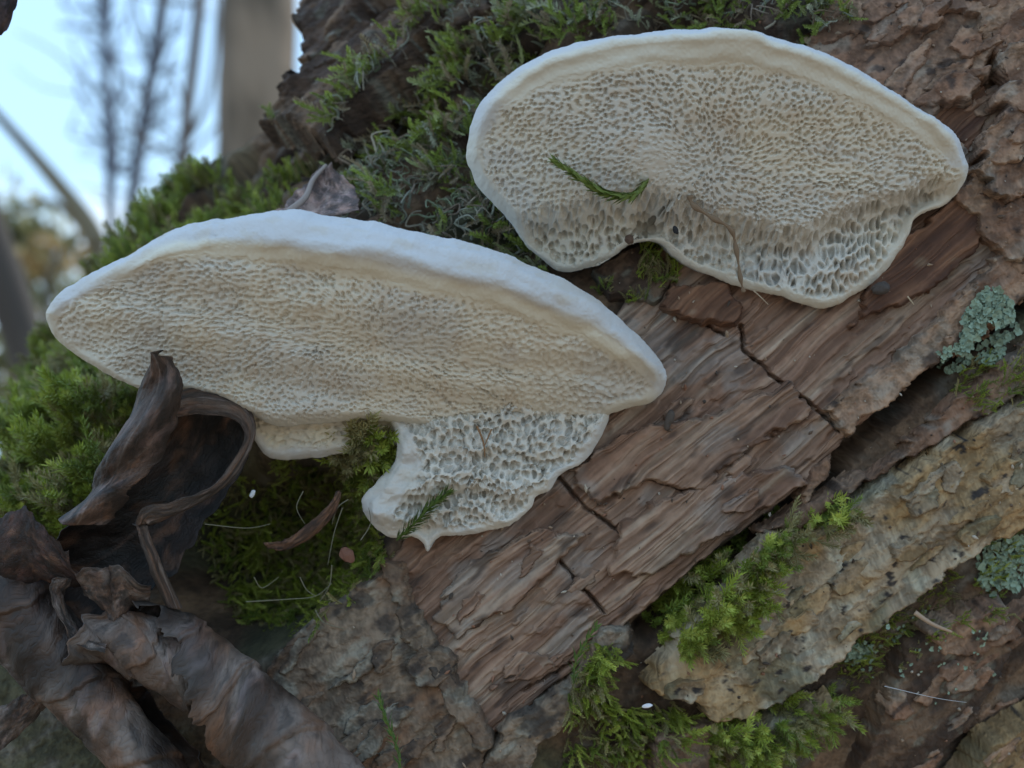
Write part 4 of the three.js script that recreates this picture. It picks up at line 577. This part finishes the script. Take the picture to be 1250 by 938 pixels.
{ // crumbs of rotten wood and bark lying all over the log
  const r = rng(991), chip = new THREE.TetrahedronGeometry(1, 1); chip.deleteAttribute('uv'); const anchor = logP(0, 0, 0), n = 900, mats = [], cols = [];
  for (let i = 0; i < n; i++) {
    const uv = logUV(420 + r() * 830, 20 + r() * 918), h = surfH(...uv), p = logP(uv[0], uv[1], h + 0.4), s = 0.8 + 3.4 * Math.pow(r(), 3), q = new THREE.Quaternion().setFromEuler(new THREE.Euler(r() * 6, r() * 6, r() * 6));
    mats.push(new THREE.Matrix4().compose(new THREE.Vector3(...p.map((v, c) => (v - anchor[c]) * U)), q, new THREE.Vector3(s * U * (0.6 + 1.6 * r()), s * U * 0.7, s * U * 0.7))); const c = [[0.12, 0.08, 0.055], [0.32, 0.23, 0.16], [0.45, 0.40, 0.33], [0.06, 0.045, 0.035], [0.26, 0.13, 0.08]][Math.floor(r() * 5)]; cols.push(new THREE.Color().setRGB(...c));
  }
  const im = new THREE.InstancedMesh(chip, new THREE.MeshStandardMaterial({ color: 0xffffff, roughness: 0.9 }), n); im.name = 'wood_crumbs'; im.position.copy(world(anchor)); im.rotation.x = PITCH; mats.forEach((m, i) => { im.setMatrixAt(i, m); im.setColorAt(i, cols[i]); }); im.castShadow = im.receiveShadow = true;
  tag(im, 'tiny crumbs of bark and rotten wood strewn over the log', 'crumbs', null, 'stuff'); scene.add(im);
}

// ---------------------------------------------------------------- background wood, far out of focus
const camP = camera.position.clone();
function far(px, py, dist) { const d = new THREE.Vector3((px - 625) / FOCAL, (469 - py) / FOCAL, -1).applyAxisAngle(new THREE.Vector3(1, 0, 0), PITCH); return camP.clone().addScaledVector(d, dist); }
function farTube(pts, rad, seg, sides) { return tube(pts.map((p) => [p.x, p.y, p.z]), rad, seg, sides); }
function barkOf(a, b) { return (g) => { const p = g.attributes.position, c = []; for (let i = 0; i < p.count; i++) c.push(...mix3(a, b, sst(0.36, 0.64, fbm(p.getX(i) * 15 + 50, p.getY(i) * 2.2 + p.getZ(i) * 9 + 50, 4, 401)))); g.setAttribute('color', new THREE.Float32BufferAttribute(c, 3)); return g; }; }
const farMat = new THREE.MeshStandardMaterial({ vertexColors: true, roughness: 0.9 });
function tree(label, px0, py0, px1, py1, dist, radPx, a, b, limbs = [], group, tall = 7, twigs = 0) {   // a trunk through two sketch positions, from the ground to well above
  const A = far(px0, py0, dist), B = far(px1, py1, dist), d = B.clone().sub(A).normalize(), base = A.clone().addScaledVector(d, -(A.y + 0.1) / Math.max(0.2, d.y)), top = A.clone().addScaledVector(d, tall), r = radPx * dist / FOCAL, g = new THREE.Group(); g.name = numbered('tree'); g.position.copy(base); tag(g, label, 'tree', group); scene.add(g);
  const add = (name, geo) => { const m = new THREE.Mesh(barkOf(a, b)(geo.translate(-base.x, -base.y, -base.z)), farMat); m.name = name; m.castShadow = m.receiveShadow = true; g.add(m); };
  add('trunk', farTube([base, base.clone().lerp(top, 0.3).add(new THREE.Vector3(0.004, 0, 0)), base.clone().lerp(top, 0.65), top], (t) => r * (1.12 - 0.55 * t) * (0.95 + 0.12 * fbm(t * 60, px0, 3, 402)), 140, 28));
  if (twigs) { const q = rng(px0 * 31 + 7), N2 = 3 * twigs; for (let i = 0; i < N2; i++) { const f = q() * 1.25, x = lerp(px0, px1, f), y = lerp(py0, py1, f), sx = (q() < 0.5 ? -1 : 1) * (10 + 90 * q() * q()), up = -20 + 110 * q(); limbs.push(L(1.2 + 3.2 * q() * q(), [x, y], [x + sx * (0.2 + 0.5 * q()), y - up * (0.1 + 0.4 * q())], [x + sx * (0.5 + 0.6 * q()), y - up * (0.5 + 0.4 * q())], [x + sx * (0.4 + 1.1 * q()), y - up * (0.8 + 0.7 * q())])); } }
  for (const l of limbs) add('limb', farTube(l.map(([x, y]) => far(x, y, dist)), (t) => (l.r ?? radPx * 0.3) * dist / FOCAL * (1 - 0.7 * t), 16, 8)); return g;
}
function L(r, ...pts) { return Object.assign(pts, { r }); }
tree('thick grey-brown tree trunk standing behind the log', 309, 300, 314, 0, 5.2, 50, [0.10, 0.08, 0.06], [0.25, 0.195, 0.145], [], 'trees behind the log');
tree('slender dark tree close beside the thick trunk', 216, 240, 243, 0, 5.6, 8, [0.12, 0.11, 0.11], [0.17, 0.15, 0.14], [L(5, [222, 180], [250, 130], [262, 60], [266, -30])], 'trees behind the log', 7, 4);
tree('thin forked sapling with knotty side twigs', 160, 240, 187, 70, 6.2, 8, [0.09, 0.10, 0.13], [0.13, 0.14, 0.17], [L(4, [180, 110], [200, 60], [215, 30], [220, -30]), L(3, [178, 160], [150, 120], [138, 70]), L(2.5, [186, 60], [170, 20], [160, -20])], 'trees behind the log', 7, 11);
tree('thin bluish sapling with drooping twigs', 134, 250, 127, 60, 6.8, 6, [0.10, 0.12, 0.17], [0.14, 0.16, 0.2], [L(2.5, [128, 90], [150, 40], [165, -20]), L(2, [130, 140], [95, 90], [60, 60], [20, 40]), L(2, [128, 70], [100, 40], [70, -10])], 'trees behind the log', 7, 12);
tree('leaning dark tree trunk rising from the moss', 66, 520, -6, 320, 3.4, 26, [0.05, 0.042, 0.036], [0.08, 0.068, 0.056], [], 'trees behind the log');
tree('bent olive brown tree with a forked crown beyond the bright moss', 150, 420, 118, 300, 4.6, 17, [0.10, 0.09, 0.06], [0.17, 0.15, 0.10], [L(14, [119, 300], [104, 268], [60, 212], [16, 162], [-40, 100]), L(6, [110, 290], [70, 250], [40, 250], [0, 270]), L(6, [110, 280], [86, 300], [60, 330])], 'trees behind the log', 0.36);
{ // shrubs and far crowns with the last autumn leaves
  const leafG = geom([0, 0, 0, 0.4, 0.5, 0.06, -0.4, 0.5, 0.06, 0, 1.1, 0], [0, 1, 2, 2, 1, 3]);
  const crown = (label, px, py, dist, rx, ry, n, cols, seed, group) => {
    const r = rng(seed), c = far(px, py, dist), g = new THREE.Group(); g.name = numbered('autumn_tree'); g.position.set(c.x, 0, c.z); tag(g, label, 'tree', group); scene.add(g);
    const k = dist / FOCAL, im = new THREE.InstancedMesh(leafG, new THREE.MeshPhysicalMaterial({ color: 0xffffff, roughness: 0.7, transmission: 0.35, thickness: 0, side: THREE.DoubleSide }), n); im.name = 'crown'; im.userData.kind = 'stuff';
    const q = new THREE.Quaternion(); for (let i = 0; i < n; i++) { const cl = Math.floor(r() * 22), ca = cl * 2.4, cr = Math.sqrt((cl + 0.5) / 22) * 0.8, x = Math.cos(ca) * cr + (r() + r() + r() - 1.5) * 0.3, y = Math.sin(ca) * cr + (r() + r() + r() - 1.5) * 0.3, z = (r() + r() - 1) * 0.7; q.setFromEuler(new THREE.Euler(r() * 6, r() * 6, r() * 6)); const s = 0.07 * (0.7 + 0.6 * r()) * dist / 7; im.setMatrixAt(i, new THREE.Matrix4().compose(new THREE.Vector3(x * rx * k, c.y + y * ry * k, z * rx * k), q, new THREE.Vector3(s, s, s))); const cc = cols[Math.floor(r() * cols.length)], f = 0.7 + 0.6 * r(); im.setColorAt(i, new THREE.Color().setRGB(cc[0] * f, cc[1] * f, cc[2] * f)); }
    g.add(im); const t = new THREE.Mesh(barkOf([0.1, 0.09, 0.07], [0.16, 0.14, 0.11])(tube([[0, -0.05, 0], [0.02, c.y * 0.5, 0], [0, c.y + ry * k * 0.5, 0]], (u) => 0.05 * (1 - 0.7 * u), 12, 8)), farMat); t.name = 'trunk'; t.castShadow = true; g.add(t);
  };
  const OL = [[0.20, 0.20, 0.07], [0.28, 0.26, 0.11], [0.14, 0.16, 0.06]], YE = [[0.42, 0.30, 0.10], [0.36, 0.22, 0.08], [0.3, 0.24, 0.09]];
  crown('olive green shrub beyond the leaning trunk', 20, 320, 8, 90, 90, 900, OL, 5, 'shrubs with autumn leaves');
  crown('low yellowish shrub behind the moss cushion', 20, 470, 7, 110, 80, 1000, [...OL, ...OL, YE[0]], 6, 'shrubs with autumn leaves');
  crown('orange-leaved spray beside the bent olive tree', 60, 315, 6, 46, 26, 90, YE, 7, 'shrubs with autumn leaves');
  crown('pale straw-coloured shrub below the slender trees', 150, 400, 9, 110, 80, 900, [[0.3, 0.27, 0.14], [0.36, 0.31, 0.17]], 8, 'shrubs with autumn leaves');
}
// dark leaf hanging into the corner above
{ const g = sheet(twoEdge(Q([[-40, -40, 120], [0, -30, 120], [30, -20, 120]]), Q([[-40, 60, 110], [4, 38, 112], [22, -6, 118]]), 8, 3, 12), 20, 16, 2, leafColour([0.06, 0.045, 0.06], [0.10, 0.07, 0.08], BRN, 12, 3));
  nearMesh('hanging_leaf', 'dark purple-brown leaf hanging in front of the bright sky', 'leaf', at(-10, 0, 115), g, M.leaf); }

renderer.render(scene, camera);
